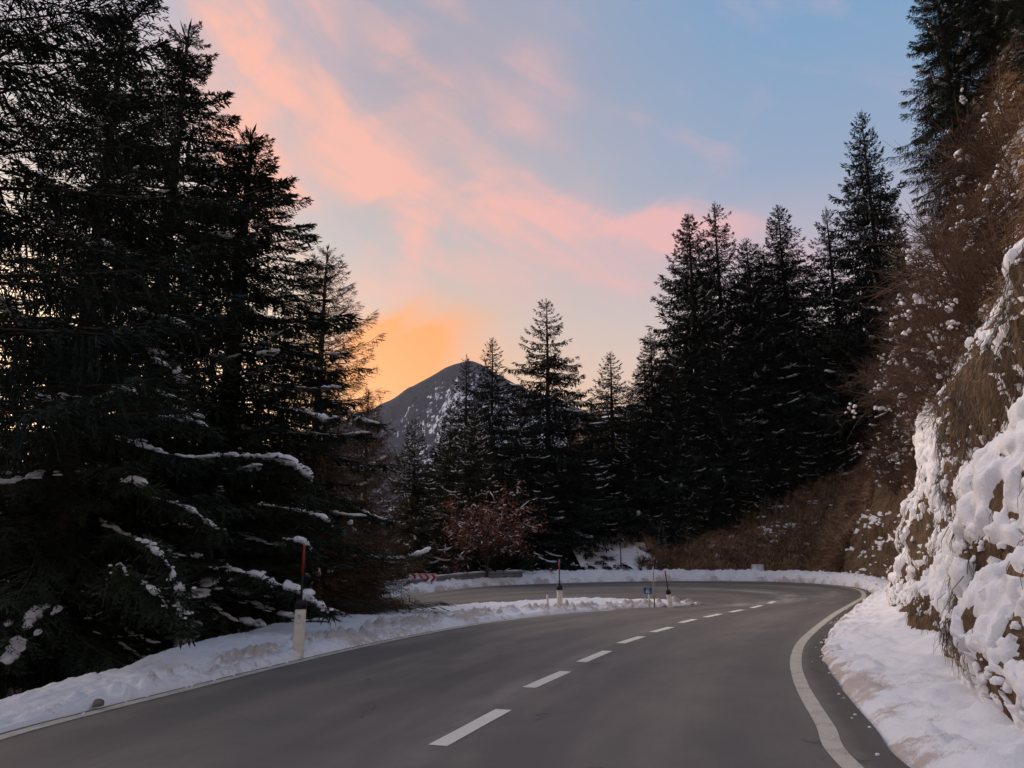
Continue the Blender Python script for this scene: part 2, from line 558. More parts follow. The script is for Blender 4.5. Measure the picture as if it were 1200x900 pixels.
M_stone = mat('field_stone', varied((.10, .085, .07), (.22, .18, .14), 14, .9, .2, .6, .01, 60), rough=.9)

# ------------------------------------------------------------------ road
outc = even(spline(OUT), .25)
inner = np.vstack([spline(LE), spline(BACK)])
# the asphalt reaches a little past the lines
outn = normals2(outc)
sh = np.interp(outc[:, 1], [0, 6, 10, 14, 20, 27], [.30, .40, .42, .36, .30, .30])
oute = outc + outn * sh[:, None]
ti = len(spline(LE)); a_in = arclen(inner); s_tip = a_in[ti]
a_out = arclen(outc)
s1 = a_out[np.argmin(np.hypot(outc[:, 0] - 11.0, outc[:, 1] - 25.7))]
s2 = a_out[np.argmin(np.hypot(outc[:, 0] - 4.0, outc[:, 1] - 39.4))]
smap = np.interp(a_out, [0, s1, s2, a_out[-1]], [0, s_tip - 1.2, s_tip + 1.6, a_in[-1]])
inn = resample(inner, smap)
NU = 40
tt = np.linspace(0, 1, NU)
P = oute[:, None] * (1 - tt)[None, :, None] + inn[:, None] * tt[None, :, None]
vec = inn - oute
P[:, -1] = inn + vec / (np.linalg.norm(vec, axis=1)[:, None] + 1e-6) * .35    # tucked under the snow verge
Z = G(P[..., 0], P[..., 1])
V = np.concatenate([P, Z[..., None]], 2)
uv = np.stack([np.broadcast_to(tt, P.shape[:2]), np.broadcast_to(a_out[:, None], P.shape[:2])], 2)
# pale salt arcs swept by tyres round the hairpin
salt = np.zeros(P.shape[:2])


def arc_mask(pts, w):
    C = even(spline(np.array(pts)), .15)
    d = np.min(np.hypot(P[..., 0, None] - C[:, 0], P[..., 1, None] - C[:, 1]), axis=2)
    return np.exp(-(d / w) ** 2)


salt += 1.0 * arc_mask([(6.9, 24.6), (8.9, 26.5), (10.0, 28.8), (9.9, 31.3), (8.4, 33.6), (5.5, 34.8), (2.5, 34.0)], .42)
salt += .5 * arc_mask([(10.2, 27.5), (12.2, 30.5), (12.9, 33.6), (12.0, 36.6), (9.5, 38.2), (6, 38)], .5)
salt += .35 * arc_mask([(-.9, 5.2), (-.3, 8), (.5, 10.5), (1.6, 13.8), (3.7, 18.6), (6, 22.4)], .16)
edge = np.maximum(np.exp(-(tt / .05) ** 2)[None] * np.ones((len(P), 1)), np.exp(-((1 - tt) / .045) ** 2)[None] * np.ones((len(P), 1)))
me = mesh_np('road', V.reshape(-1, 3), grid_faces(len(P), NU), M_road, uv.reshape(-1, 2), True, attr={'salt': salt.ravel(), 'edge': edge.ravel()})
road = tag(link('road', me), 'dry grey asphalt mountain road sweeping into a hairpin bend', 'road', kind='structure')


def ribbon(name, C, w, m, dz=.004, wav=0.0, parent=None, kind=None):
    n_ = normals2(C)
    k = 5
    off = np.linspace(-.5, .5, k)
    jit = 1 + wav * fbm(np.concatenate([C * 3, np.zeros((len(C), 1))], 1), 3, 5)
    PP = C[:, None] + n_[:, None] * (off[None, :, None] * (w * jit)[:, None, None])
    VV = np.concatenate([PP, (G(PP[..., 0], PP[..., 1]) + dz)[..., None]], 2)
    o = link(name, mesh_np(name, VV.reshape(-1, 3), grid_faces(len(C), k), m, shade=True), parent)
    if kind: o['kind'] = kind
    return o


ribbon('edge_line', outc[8:], .155, M_grey, .004, .05, road)
# the left edge line runs right along the snow
lec = even(spline(LE[:12]), .25)
ribbon('edge_line', lec + normals2(lec) * .12, .14, M_grey, .004, .1, road)
dashes = [((-.58, 6.5), (-.08, 8.0)), ((.19, 9.34), (.70, 10.67)), ((.99, 11.64), (1.53, 13.04)), ((1.9, 14.22), (2.48, 15.48)),
          ((2.85, 16.4), (3.47, 17.6)), ((3.9, 18.72), (4.48, 19.75)), ((4.88, 20.35), (5.53, 21.4)), ((5.97, 22.0), (6.55, 22.85)),
          ((7.0, 23.5), (7.6, 24.5)), ((-1.45, 3.0), (-1.05, 4.9)), ((8.1, 25.3), (8.6, 26.3))]
for a, b in dashes:
    ribbon('centre_dash', np.linspace(a, b, 6), .165, M_white, .0045, .06, road)

# ------------------------------------------------------------------ terrain sheet
ys = np.concatenate([np.linspace(-60, -8, 14), np.arange(-7, 60, .7), np.linspace(61, 140, 50), np.geomspace(145, 2700, 40)])
xs = np.concatenate([-np.geomspace(2700, 62, 40), np.linspace(-60, -26, 40), np.arange(-25, 26, .7), np.linspace(27, 60, 30), np.geomspace(62, 2700, 40)])
gx, gy = np.meshgrid(xs, ys, indexing='ij')
gz = G(gx, gy)
dist = np.hypot(gx, gy)


def poly_dist(x, y, C):
    C = even(C, 1.0)
    sh_ = np.shape(x); x = np.ravel(x); y = np.ravel(y)
    r = np.full(x.shape, 1e9)
    for i in range(0, len(x), 20000):
        r[i:i + 20000] = np.min(np.hypot(x[i:i + 20000, None] - C[:, 0], y[i:i + 20000, None] - C[:, 1]), axis=1)
    return r.reshape(sh_)


mid_road = (oute + inn) / 2
d_out = poly_dist(gx, gy, outc)
d_mid = poly_dist(gx, gy, mid_road)
near_road = np.exp(-(d_mid / 9.5) ** 4)
bumps = fbm(np.stack([gx * .25, gy * .25, gx * 0], -1), 4, 3) * .9
gz2 = gz - .22 + bumps * (1 - near_road) * np.clip(dist / 40, .15, 1) * .9
gz2 -= .5 * near_road * 0
roll = fbm(np.stack([gx * .004, gy * .004, gx * 0], -1), 4, 9) * 18
gz2 += roll * np.clip((dist - 70) / 200, 0, 1)
# the slope across the valley on the left
gz2 += np.clip((-gx - 24) * .30, 0, 26) * np.clip((gy + 30) / 40, 0, 1) * np.exp(-np.clip(gy - 60, 0, None) / 60)
gz2 += np.clip(gy - 62, 0, 60) * .03
# wooded rise between the hairpin and the mountain
gz2 -= 9 * np.exp(-((gy - 260) / 150) ** 2) * (np.abs(gx) < 800)
snowm = np.exp(-(np.clip(d_out - .2, 0, None) / 3.4) ** 2) * (gy > 20) * 1.1 + .16 + .30 * np.clip((dist - 60) / 100, 0, 1)
snowm = np.where((gx < -4.5) & (gy < 26), .04, snowm)
Vg = np.stack([gx, gy, gz2], -1).reshape(-1, 3)
ground = tag(link('ground', mesh_np('ground', Vg, grid_faces(len(xs), len(ys)), M_ground, shade=True, attr={'snow': snowm.ravel()})),
             'forest floor with patches of snow sloping down beyond the road', 'ground', kind='structure')


def ground_z(x, y):
    return float(G(x, y)) - .22


# ------------------------------------------------------------------ snow verge inside the bend
front = even(spline(LE), .06)
front = front - normals2(front) * 0.0
BK = np.array([(-6.5, -8), (-6.3, -3), (-5.6, 2.5), (-5.2, 6.5), (-5.05, 8.6), (-5.05, 10.5), (-5.3, 12.6), (-5.3, 15.2), (-4.9, 18.2),
               (-4.0, 20.9), (-2.3, 23.1), (.4, 24.9), (3.2, 25.6), (5.0, 25.55), (5.9, 25.05)])
bk = spline(BK)
back = resample(bk, np.linspace(0, arclen(bk)[-1], len(front)))
sF = arclen(front)
w_ = np.linalg.norm(back - front, axis=1)
NV = 56
q = np.concatenate([np.linspace(0, .15, 8)[:-1], np.linspace(.15, 1, NV - 7)])
Pv = front[:, None] * (1 - q)[None, :, None] + back[:, None] * q[None, :, None]
Hs = np.interp(front[:, 1], [-8, 6, 9, 12, 16, 20, 23.5, 25], [.12, .13, .15, .22, .27, .19, .17, .05])
prof = np.interp(q, [0, .025, .10, .3, .55, .75, .90, 1], [-.12, .35, .50, .66, .95, 1.0, .62, -1.4])
n3 = np.stack([Pv[..., 0], Pv[..., 1], Pv[..., 0] * 0], -1)
dz = Hs[:, None] * prof[None]
amp = np.clip(q * 12, 0, 1)[None] * np.clip(w_ / 1.2, .1, 1)[:, None]
dz = dz + amp * (.055 * fbm(n3 * 1.1, 3, 21) + .045 * np.abs(fbm(n3 * 4.5, 3, 22)) + .018 * fbm(n3 * 15, 2, 23))
# churned ploughed lumps near the asphalt
churn = np.clip(fbm(n3 * 6.5, 3, 31) - .02, 0, 1) * np.exp(-((q - .16) / .13) ** 2)[None] * .28 * np.clip((front[:, 1] - 6) / 5, .15, 1)[:, None]
dz += churn
Gb = G(Pv[..., 0], Pv[..., 1])
Vv = np.concatenate([Pv, (Gb + dz)[..., None]], 2)
dirt = np.clip(np.exp(-((q - .12) / .20) ** 2)[None] * (.55 + .6 * fbm(n3 * .8, 3, 33)) + churn * 5, 0, 1) * np.clip((front[:, 1] - 5) / 6, .1, 1)[:, None]
verge_me = mesh_np('snow_verge', Vv.reshape(-1, 3), grid_faces(len(front), NV), M_snow, shade=True, attr={'dirt': dirt.ravel()})
verge = tag(link('snow_verge', verge_me), 'long ploughed snow verge tapering to a point inside the bend', 'snow verge', kind='structure')
verge_pts = Vv


def verge_z(x, y):
    d = np.hypot(Vv[..., 0] - x, Vv[..., 1] - y)
    i = np.unravel_index(np.argmin(d), d.shape)
    return float(Vv[i][2])




def lump(seed, n=1, flat=.6):
    """irregular faceted lump of about unit radius"""
    r_ = np.random.default_rng(seed)
    th = np.arange(8) * math.pi / 4
    V = [(0, 0, 1)]
    for ph in (.45, .95, 1.5, 2.1):
        for a in th + r_.uniform(0, .4):
            V.append((math.sin(ph) * math.cos(a), math.sin(ph) * math.sin(a), math.cos(ph)))
    V = np.array(V)
    V *= (1 + .28 * fbm(V * 1.3 + seed * 3.1, 3, seed))[:, None]
    V[:, 2] *= flat
    F3 = [(0, 1 + i, 1 + (i + 1) % 8) for i in range(8)]
    F4 = [(1 + r0 * 8 + i, 1 + (r0 + 1) * 8 + i, 1 + (r0 + 1) * 8 + (i + 1) % 8, 1 + r0 * 8 + (i + 1) % 8) for r0 in range(3) for i in range(8)]
    return V, [np.array(F3), np.array(F4)]


LUMPS = [lump(s) for s in range(1, 9)]


def rot_xy(v, a):
    c_, s_ = math.cos(a), math.sin(a)
    return np.stack([v[..., 0] * c_ - v[..., 1] * s_, v[..., 0] * s_ + v[..., 1] * c_, v[..., 2]], -1)


# ------------------------------------------------------------------ right-hand bank and hillside
footc = spline(FOOT, 16)
P_near = np.array([(-.05, -.15), (0, 0), (.22, .6), (.85, 2.6), (1.5, 4.4), (2.1, 5.7), (2.9, 6.6), (3.8, 9.0), (5.2, 13), (7.5, 17), (13, 22), (30, 30)])
P_mid = np.array([(-.05, -.15), (0, 0), (.35, .9), (.9, 2.3), (1.6, 4.0), (2.3, 6.4), (2.9, 8.8), (3.5, 11.4), (4.5, 15.8), (6.2, 20), (12, 25), (30, 31)])
P_far = np.array([(-.05, -.1), (0, 0), (1.0, .7), (2.4, 1.75), (4.2, 3.1), (6.2, 4.5), (8.4, 6.0), (11, 7.6), (15, 10), (20, 12.2), (26, 14), (34, 15)])
P_end = np.array([(-.05, -.1), (0, 0), (1.0, .7), (2.4, 1.6), (4.2, 2.5), (6.2, 2.8), (8.4, 2.2), (11, .6), (15, .3), (20, 0), (26, 0), (34, 0)])


def prof_weights(s_y, s_x):
    """near, mid, far, end weights along the foot of the slope"""
    a = np.clip((s_y - 19) / 7, 0, 1); a = a * a * (3 - 2 * a)
    b = np.clip((s_y - 36) / 5.5, 0, 1) * np.clip((17.5 - s_x) / 2.5, 0, 1)
    e_ = np.clip((8.8 - s_x) / 2.4, 0, 1) * (s_y > 38)
    e_ = e_ * e_ * (3 - 2 * e_)
    n_ = (1 - a); m_ = a * (1 - b); f_ = a * b * (1 - e_); g_ = a * b * e_
    return n_, m_, f_, g_


aF = arclen(footc)
i26 = aF[np.argmin(np.abs(footc[:60 + 90, 1] - 28))]
aY = lambda y: float(np.interp(y, footc[:150, 1], aF[:150]))
s_near = np.concatenate([np.arange(aY(-1), aY(4.6), .16), np.arange(aY(4.6), aY(15), .032), np.arange(aY(15), i26, .055)])
s_far = np.arange(i26, aF[-1], .22)
ss = np.concatenate([s_near, s_far])
fc = resample(footc, ss)
fe = even(footc, .1)
fne = normals2(fe)
# smooth the normals so that the sheet never folds
k_ = 41
for c_ in (0, 1):
    fne[:, c_] = np.convolve(np.pad(fne[:, c_], k_ // 2, mode='edge'), np.ones(k_) / k_, 'valid')
fn = np.stack([np.interp(ss, arclen(fe), fne[:, 0]), np.interp(ss, arclen(fe), fne[:, 1])], 1)
fn /= np.linalg.norm(fn, axis=1)[:, None]
pu = np.concatenate([np.linspace(0, 6, 231), np.linspace(6, 11, 103)[1:]])      # position along the profile, in its corner numbers
wN, wM, wF, wE = prof_weights(fc[:, 1], fc[:, 0])
PR = (wN[:, None, None] * P_near + wM[:, None, None] * P_mid + wF[:, None, None] * P_far + wE[:, None, None] * P_end)
i0 = np.clip(np.floor(pu).astype(int), 0, 10); fr = (pu - i0)
prof2 = PR[:, i0] * (1 - fr)[None, :, None] + PR[:, i0 + 1] * fr[None, :, None]
Bxy = fc[:, None] + fn[:, None] * prof2[..., :1]
Bz = G(np.minimum(fc[:, 0], 30), fc[:, 1])[:, None] + prof2[..., 1]
B0 = np.concatenate([Bxy, Bz[..., None]], 2)
du = np.gradient(B0, axis=0); dv = np.gradient(B0, axis=1)
nb = np.cross(du, dv); nb /= np.linalg.norm(nb, axis=2)[..., None] + 1e-9
if nb[90, 120, 0] > 0: nb = -nb
fadeN = np.clip(prof2[..., 1] / .5, 0, 1)
rug = (wN + wM * .9 + wF * .35 + wE * .3)[:, None]
D = fadeN * rug * (.55 * fbm(B0 * .45, 3, 41) + .22 * fbm(B0 * np.array([1.4, 1.4, .9]), 4, 42) + .07 * fbm(B0 * 6, 3, 43))
# ledges that catch snow
led = fbm(np.stack([B0[..., 1] * .16, B0[..., 2] * .55 + B0[..., 1] * .06, B0[..., 0] * .1], -1), 3, 47)
D += fadeN * (wN + wM)[:, None] * .55 * np.clip(led, -.5, .6)
B1 = B0 + nb * D[..., None]
ri = np.unique(np.concatenate([np.arange(0, B1.shape[0], 2), [B1.shape[0] - 1]])); rj = np.unique(np.concatenate([np.arange(0, B1.shape[1], 2), [B1.shape[1] - 1]]))
Bc = B1[ri][:, rj]
hill_me = mesh_np('hillside', Bc.reshape(-1, 3), grid_faces(len(ri), len(rj)), M_earth, shade=True)
hill = tag(link('hillside', hill_me), 'steep brown earth bank rising on the right of the road', 'hillside', kind='structure')


def hill_z(x, y):
    """level of the undisturbed hillside at x, y"""
    d = np.hypot(fc[::4, 0] - x, fc[::4, 1] - y)
    j = int(np.argmin(d)) * 4
    off = float(np.dot(np.array([x, y]) - fc[j], fn[j]))
    if off <= 0 or off > 34: return ground_z(x, y)
    return float(G(fc[j, 0], fc[j, 1])) + float(np.interp(off, PR[j][:, 0], PR[j][:, 1]))


# snow lying on the bank
du = np.gradient(B1, axis=0); dv = np.gradient(B1, axis=1)
n1 = np.cross(du, dv); n1 /= np.linalg.norm(n1, axis=2)[..., None] + 1e-9
n1 *= np.sign((n1 * nb).sum(2))[..., None]
Yb, Zb = B1[..., 1], prof2[..., 1]


def gb(y0, z0, ry, rz_, rot=0.0):
    a = (Yb - y0); b = (Zb - z0); cs, sn = math.cos(R(rot)), math.sin(R(rot))
    u = (a * cs + b * sn) / ry; v = (b * cs - a * sn) / rz_
    return np.exp(-(u * u + v * v))


nfac = fbm(B1 * .6, 4, 51) * .75 + fbm(B1 * np.array([2.3, 2.3, 1.5]), 3, 52) * .50 - .03
fine = fbm(B1 * 6.0, 3, 53)
bias = np.where(Zb < 6.2, -.10, -.27 - .06 * np.clip(Zb - 12, 0, 6)) * wN[:, None] + np.where(Zb < 3.5, .0, -.36) * wM[:, None] - .75 * (wM * np.clip((fc[:, 1] - 27) / 4, 0, 1))[:, None] * (Zb < 6) - 1.15 * wF[:, None] + .35 * wE[:, None]
bias = bias + .75 * np.clip(n1[..., 2] - .34, -.3, .6)
bias += .38 * gb(8.5, 2.4, 3.6, 1.5) + .5 * gb(16.5, 3.4, 2.4, 2.0, 20) + .45 * gb(21, 2.4, 3, 1.6) + .5 * gb(11.8, 1.7, 2.0, .9) + .35 * gb(17.5, 1.8, 4, .9)
bias += .75 * gb(13.2, 5.9, 5.0, .38, -10) + .5 * gb(19, 5.0, 3.4, .5, -22)
bias -= 1.2 * gb(11.6, 4.1, 3.2, 1.3, -10) + .8 * gb(14.6, 1.35, 1.7, .75, 30) + .9 * gb(12.6, .35, 4.2, .33) + .5 * gb(24.5, 2.2, .9, 1.5)
bias -= .5 * gb(9.9, 1.2, .8, .25, -50)
f = nfac * .8 + .35 * np.clip(led, -.4, .5) + bias + .80 * fine + .62 * fbm(B1 * np.array([3.4, 3.4, 2.2]) + .8 * fbm(B1 * 2, 2, 56)[..., None], 3, 55) + .62 * fbm(B1 * np.array([8.5, 8.5, 6.5]), 2, 54)
sab = lambda v: np.sqrt(v * v + .006)
bil = 1 - sab(fbm(B1 * 2.6, 2, 59)) * 2.4 + .7 * (1 - sab(fbm(B1 * 4.6, 1, 60)) * 2.0)
thick = np.where(f > 0, .02 + .078 * np.sqrt(np.clip(f, 0, .8)) * np.clip(.85 + .30 * bil, .5, 1.5) + .045 * fine * (f > .03) + .055 * np.clip(fbm(B1 * 7.5, 3, 68) + .15, -.25, 1) * (f > .03), -.05)
thick = thick * np.where((wF + wE)[:, None] > .5, .8, 1.0)
updir = n1 * .75 + np.array([-.0, 0, .45]); updir /= np.linalg.norm(updir, axis=2)[..., None]
S1 = B1 + updir * (thick + .055 * (f > 0) * fbm(B1 * 3.2, 2, 58))[..., None]
fcs = grid_faces(B1.shape[0], B1.shape[1])
keep = (f.ravel()[fcs] > -.0).any(1)
fcs = fcs[keep]
used = np.unique(fcs); remap = np.zeros(S1.shape[0] * S1.shape[1], int); remap[used] = np.arange(len(used))
bs_me = mesh_np('snow_cover', S1.reshape(-1, 3)[used], remap[fcs], M_snow, shade=True,
                attr={'dirt': (np.clip(.30 - f, 0, .3) * 1.2).ravel()[used]})
tag(link('snow_cover', bs_me), 'lumpy pillows of snow clinging to the steep right-hand bank', 'snow', kind='stuff')

# small clumps of snow caught in the tufts
mb = MB()
for (cond, n_c, r0_, r1_) in (((f > -.42) & (f < .12) & (wN[:, None] > .4) & (Zb > .3) & (Zb < 7) & (Yb > 5), 2200, .016, .055),
                              ((f > -.30) & (f < .2) & ((wN + wM)[:, None] > .5) & (Zb > 6) & (Zb < 17) & (Yb > 10), 900, .05, .17),
                              ((f > -.42) & (f < .2) & (wM[:, None] > .4) & (Zb > .3) & (Zb < 7), 500, .04, .11)):
    ci = np.argwhere(cond)
    # clumps keep company: seeds with a few neighbours each
    for q_ in range(n_c // 4):
        i_, j_ = ci[rng.integers(len(ci))]
        for k_ in range(4):
            a_ = min(max(i_ + int(rng.normal(0, 5)), 0), B1.shape[0] - 1); b_ = min(max(j_ + int(rng.normal(0, 3)), 0), B1.shape[1] - 1)
            Vl, Fl = LUMPS[rng.integers(8)]
            s_ = rng.uniform(r0_, r1_)
            Vl = Vl * np.array([1, 1, rng.uniform(1.0, 1.9)]) + rng.normal(0, .10, Vl.shape)
            mb.add(rot_xy(Vl, rng.uniform(0, 6.28)) * s_ + B1[a_, b_] + n1[a_, b_] * s_ * .15, Fl)
tag(mb.build('snow_clumps', M_snow, shade=True), 'small clumps of snow caught in the grass of the right-hand slope', 'snow clumps', kind='stuff')

# snow shoulder between the edge line and the foot of the bank
iy = np.argmin(np.abs(oute[:, 1] + 3))
so = oute[iy:]
aso = arclen(so)
sel_end = np.argmin(np.hypot(so[:, 0] + 9, so[:, 1] - 24))
so = even(so[:sel_end], .08)
d_ = np.hypot(so[:, None, 0] - footc[None, :, 0], so[:, None, 1] - footc[None, :, 1])
jn = np.argmin(d_, axis=1)
wid = d_[np.arange(len(so)), jn]
nso = normals2(so)
wid = np.where(so[:, 0] < 4.2, np.interp(so[:, 0], [-4, -1, 2, 4.2], [2.0, 3.0, 4.0, wid[np.argmin(np.abs(so[:, 0] - 4.2) + (so[:, 1] < 30) * 99)]]), wid)
wid = np.convolve(np.pad(wid, 30, mode='edge'), np.ones(61) / 61, 'valid') + .35
q2 = np.concatenate([np.linspace(0, .2, 10)[:-1], np.linspace(.2, 1, 28)])
Pw = so[:, None] + nso[:, None] * (wid[:, None] * q2[None])[..., None] - nso[:, None] * .02
farw = np.clip((so[:, 1] - 30) / 6, 0, 1) + (so[:, 0] < 5) * (so[:, 1] > 25); farw = np.clip(farw, 0, 1)
hp_near = np.interp(q2, [0, .04, .2, .6, 1], [-.06, .035, .10, .22, .42])
hp_far = np.interp(q2, [0, .05, .25, .5, .8, 1], [-.06, .08, .38, .46, .30, .1])
hp = hp_near[None] * (1 - farw[:, None]) + hp_far[None] * farw[:, None]
n3 = np.stack([Pw[..., 0], Pw[..., 1], Pw[..., 0] * 0], -1)
am = np.clip(q2 * 9, 0, 1)[None]
rg = am * (.10 * np.abs(fbm(n3 * 1.6, 3, 61)) + (.05 + .11 * farw[:, None]) * np.abs(fbm(n3 * 4.2, 3, 62)) + .02 * fbm(n3 * 14, 2, 63))
crumb = am * np.clip(fbm(n3 * 9, 2, 64) - .22, 0, 1) * .16 * np.exp(-(q2 / .4) ** 2)[None]
Pw = Pw + nso[:, None] * (fbm(n3 * 2.2, 3, 66) * .10)[..., None] * np.exp(-(q2 / .3) ** 2)[None, :, None]
Zw = G(Pw[..., 0], Pw[..., 1]) + hp + rg + crumb
dirt = np.exp(-(q2 / .16) ** 2)[None] * (.55 + .9 * fbm(n3 * 2.5, 3, 67)) + .30 * fbm(n3 * .9, 3, 65) + .12 * (1 - farw[:, None])
Vw = np.concatenate([Pw, Zw[..., None]], 2)
tag(link('snow_shoulder', mesh_np('snow_shoulder', Vw.reshape(-1, 3), grid_faces(len(so), len(q2)), M_snow, shade=True,
                                  attr={'dirt': np.clip(dirt, 0, 1).ravel()})),
    'bank of ploughed snow along the outer edge of the bend', 'snow bank', kind='structure')

# small crumbs of snow spilt on the asphalt
mb = MB()
for i in range(210):
    if i < 130:
        j = rng.integers(0, len(so) * 3 // 4); o_ = -abs(rng.normal(0, .10)) + .05
        p = so[j] + nso[j] * o_
    else:
        j = rng.integers(0, len(front) - 60); p = front[j] + normals2(front)[j] * (abs(rng.normal(0, .06)) - .02)
    r0 = rng.uniform(.006, .020) * (1.6 if rng.random() < .12 else 1)
    Vl, Fl = LUMPS[rng.integers(8)]
    mb.add(Vl * r0 + np.array([p[0], p[1], float(G(*p)) + r0 * .4]), Fl)
tag(mb.build('snow_crumbs', M_tsnow, shade=True), 'crumbs of snow scattered along the asphalt edge', 'snow crumbs', kind='stuff')

# ------------------------------------------------------------------ mountain
mx = np.linspace(-900, 1100, 220); my = np.linspace(900, 2500, 150)
MX, MY = np.meshgrid(mx, my, indexing='ij')
pkx, pky, pkz = at(548, 420, 1500)


def ridge_px(x):
    # skyline as heights seen from the road, on bearings
    b = x
    return b


sky_px = [(150, 560), (300, 520), (400, 487), (440, 470), (462, 458), (490, 441), (515, 427), (532, 419), (546, 414), (560, 418), (590, 434), (620, 450), (650, 460), (690, 476), (730, 470), (770, 480), (900, 520), (1100, 560)]
RX = np.array([at(a, b, 1500)[0] for a, b in sky_px]); RZ = np.array([at(a, b, 1500)[2] for a, b in sky_px])
sky_x = MX
crest = np.interp(MX, RX, RZ)
shape = np.where(MY < 1500, np.clip((MY - 900) / 600, 0, 1) ** 1.15, np.clip(1 - (MY - 1500) / 1000, 0, 1))
MZ = crest * shape
n3 = np.stack([MX / 230, MY / 330, MX * 0], -1)
gul = fbm(n3, 5, 71)
MZ = MZ + gul * 55 * np.clip((1500 - MY) / 300, 0, 1) * shape + fbm(n3 * 9, 3, 72) * 5
snw = .31 + .32 * np.exp(-((MX - at(505, 480, 1400)[0]) / 90) ** 2 - ((MZ / np.maximum(crest, 1) - .66) / .22) ** 2) + gul * .55
snw -= .25 * np.clip((MZ / np.maximum(crest, 1) - .86) / .1, 0, 1)
Vm = np.stack([MX, MY, MZ - 12], -1).reshape(-1, 3)
mountain = tag(link('mountain', mesh_np('mountain', Vm, grid_faces(len(mx), len(my)), M_mount, shade=True, attr={'snow': snw.ravel()})),
               'distant pointed mountain with wooded flanks and streaks of snow', 'mountain', kind='structure')
# the wood on the mountain
mb = MB()
ii = rng.integers(0, len(Vm), 15000)
pp = Vm[ii] + np.stack([rng.uniform(-5, 5, 15000), rng.uniform(-5, 5, 15000), np.zeros(15000)], 1)
sn_ = snw.ravel()[ii]
ok = (rng.random(15000) > (sn_ - .35) * 2.2) & (pp[:, 2] > 5) & (pp[:, 1] < 1470)
pp = pp[ok]; hh = rng.uniform(4, 8, len(pp)); rr = hh * .27
th = np.arange(5) * 2 * math.pi / 5
ring = np.stack([np.cos(th), np.sin(th), np.zeros(5)], 1)
Vt = np.concatenate([pp[:, None] + ring[None] * rr[:, None, None], (pp + np.stack([0 * hh, 0 * hh, hh], 1))[:, None]], 1)
bi = np.arange(len(pp))[:, None] * 6
Ft = np.concatenate([np.stack([bi[:, 0] + i, bi[:, 0] + (i + 1) % 5, bi[:, 0] + 5], 1) for i in range(5)])
M_farwood = mat('far_wood', varied((.012, .017, .028), (.026, .032, .046), .02, .95, .05, 0), rough=.95, spec=.05)
tag(link('mountain_wood', mesh_np('mountain_wood', Vt.reshape(-1, 3), Ft, M_farwood)), 'far conifer wood covering the distant mountain', 'wood', kind='stuff')

# ------------------------------------------------------------------ conifers


def rot_xy(v, a):
    c_, s_ = math.cos(a), math.sin(a)
    return np.stack([v[..., 0] * c_ - v[..., 1] * s_, v[..., 0] * s_ + v[..., 1] * c_, v[..., 2]], -1)


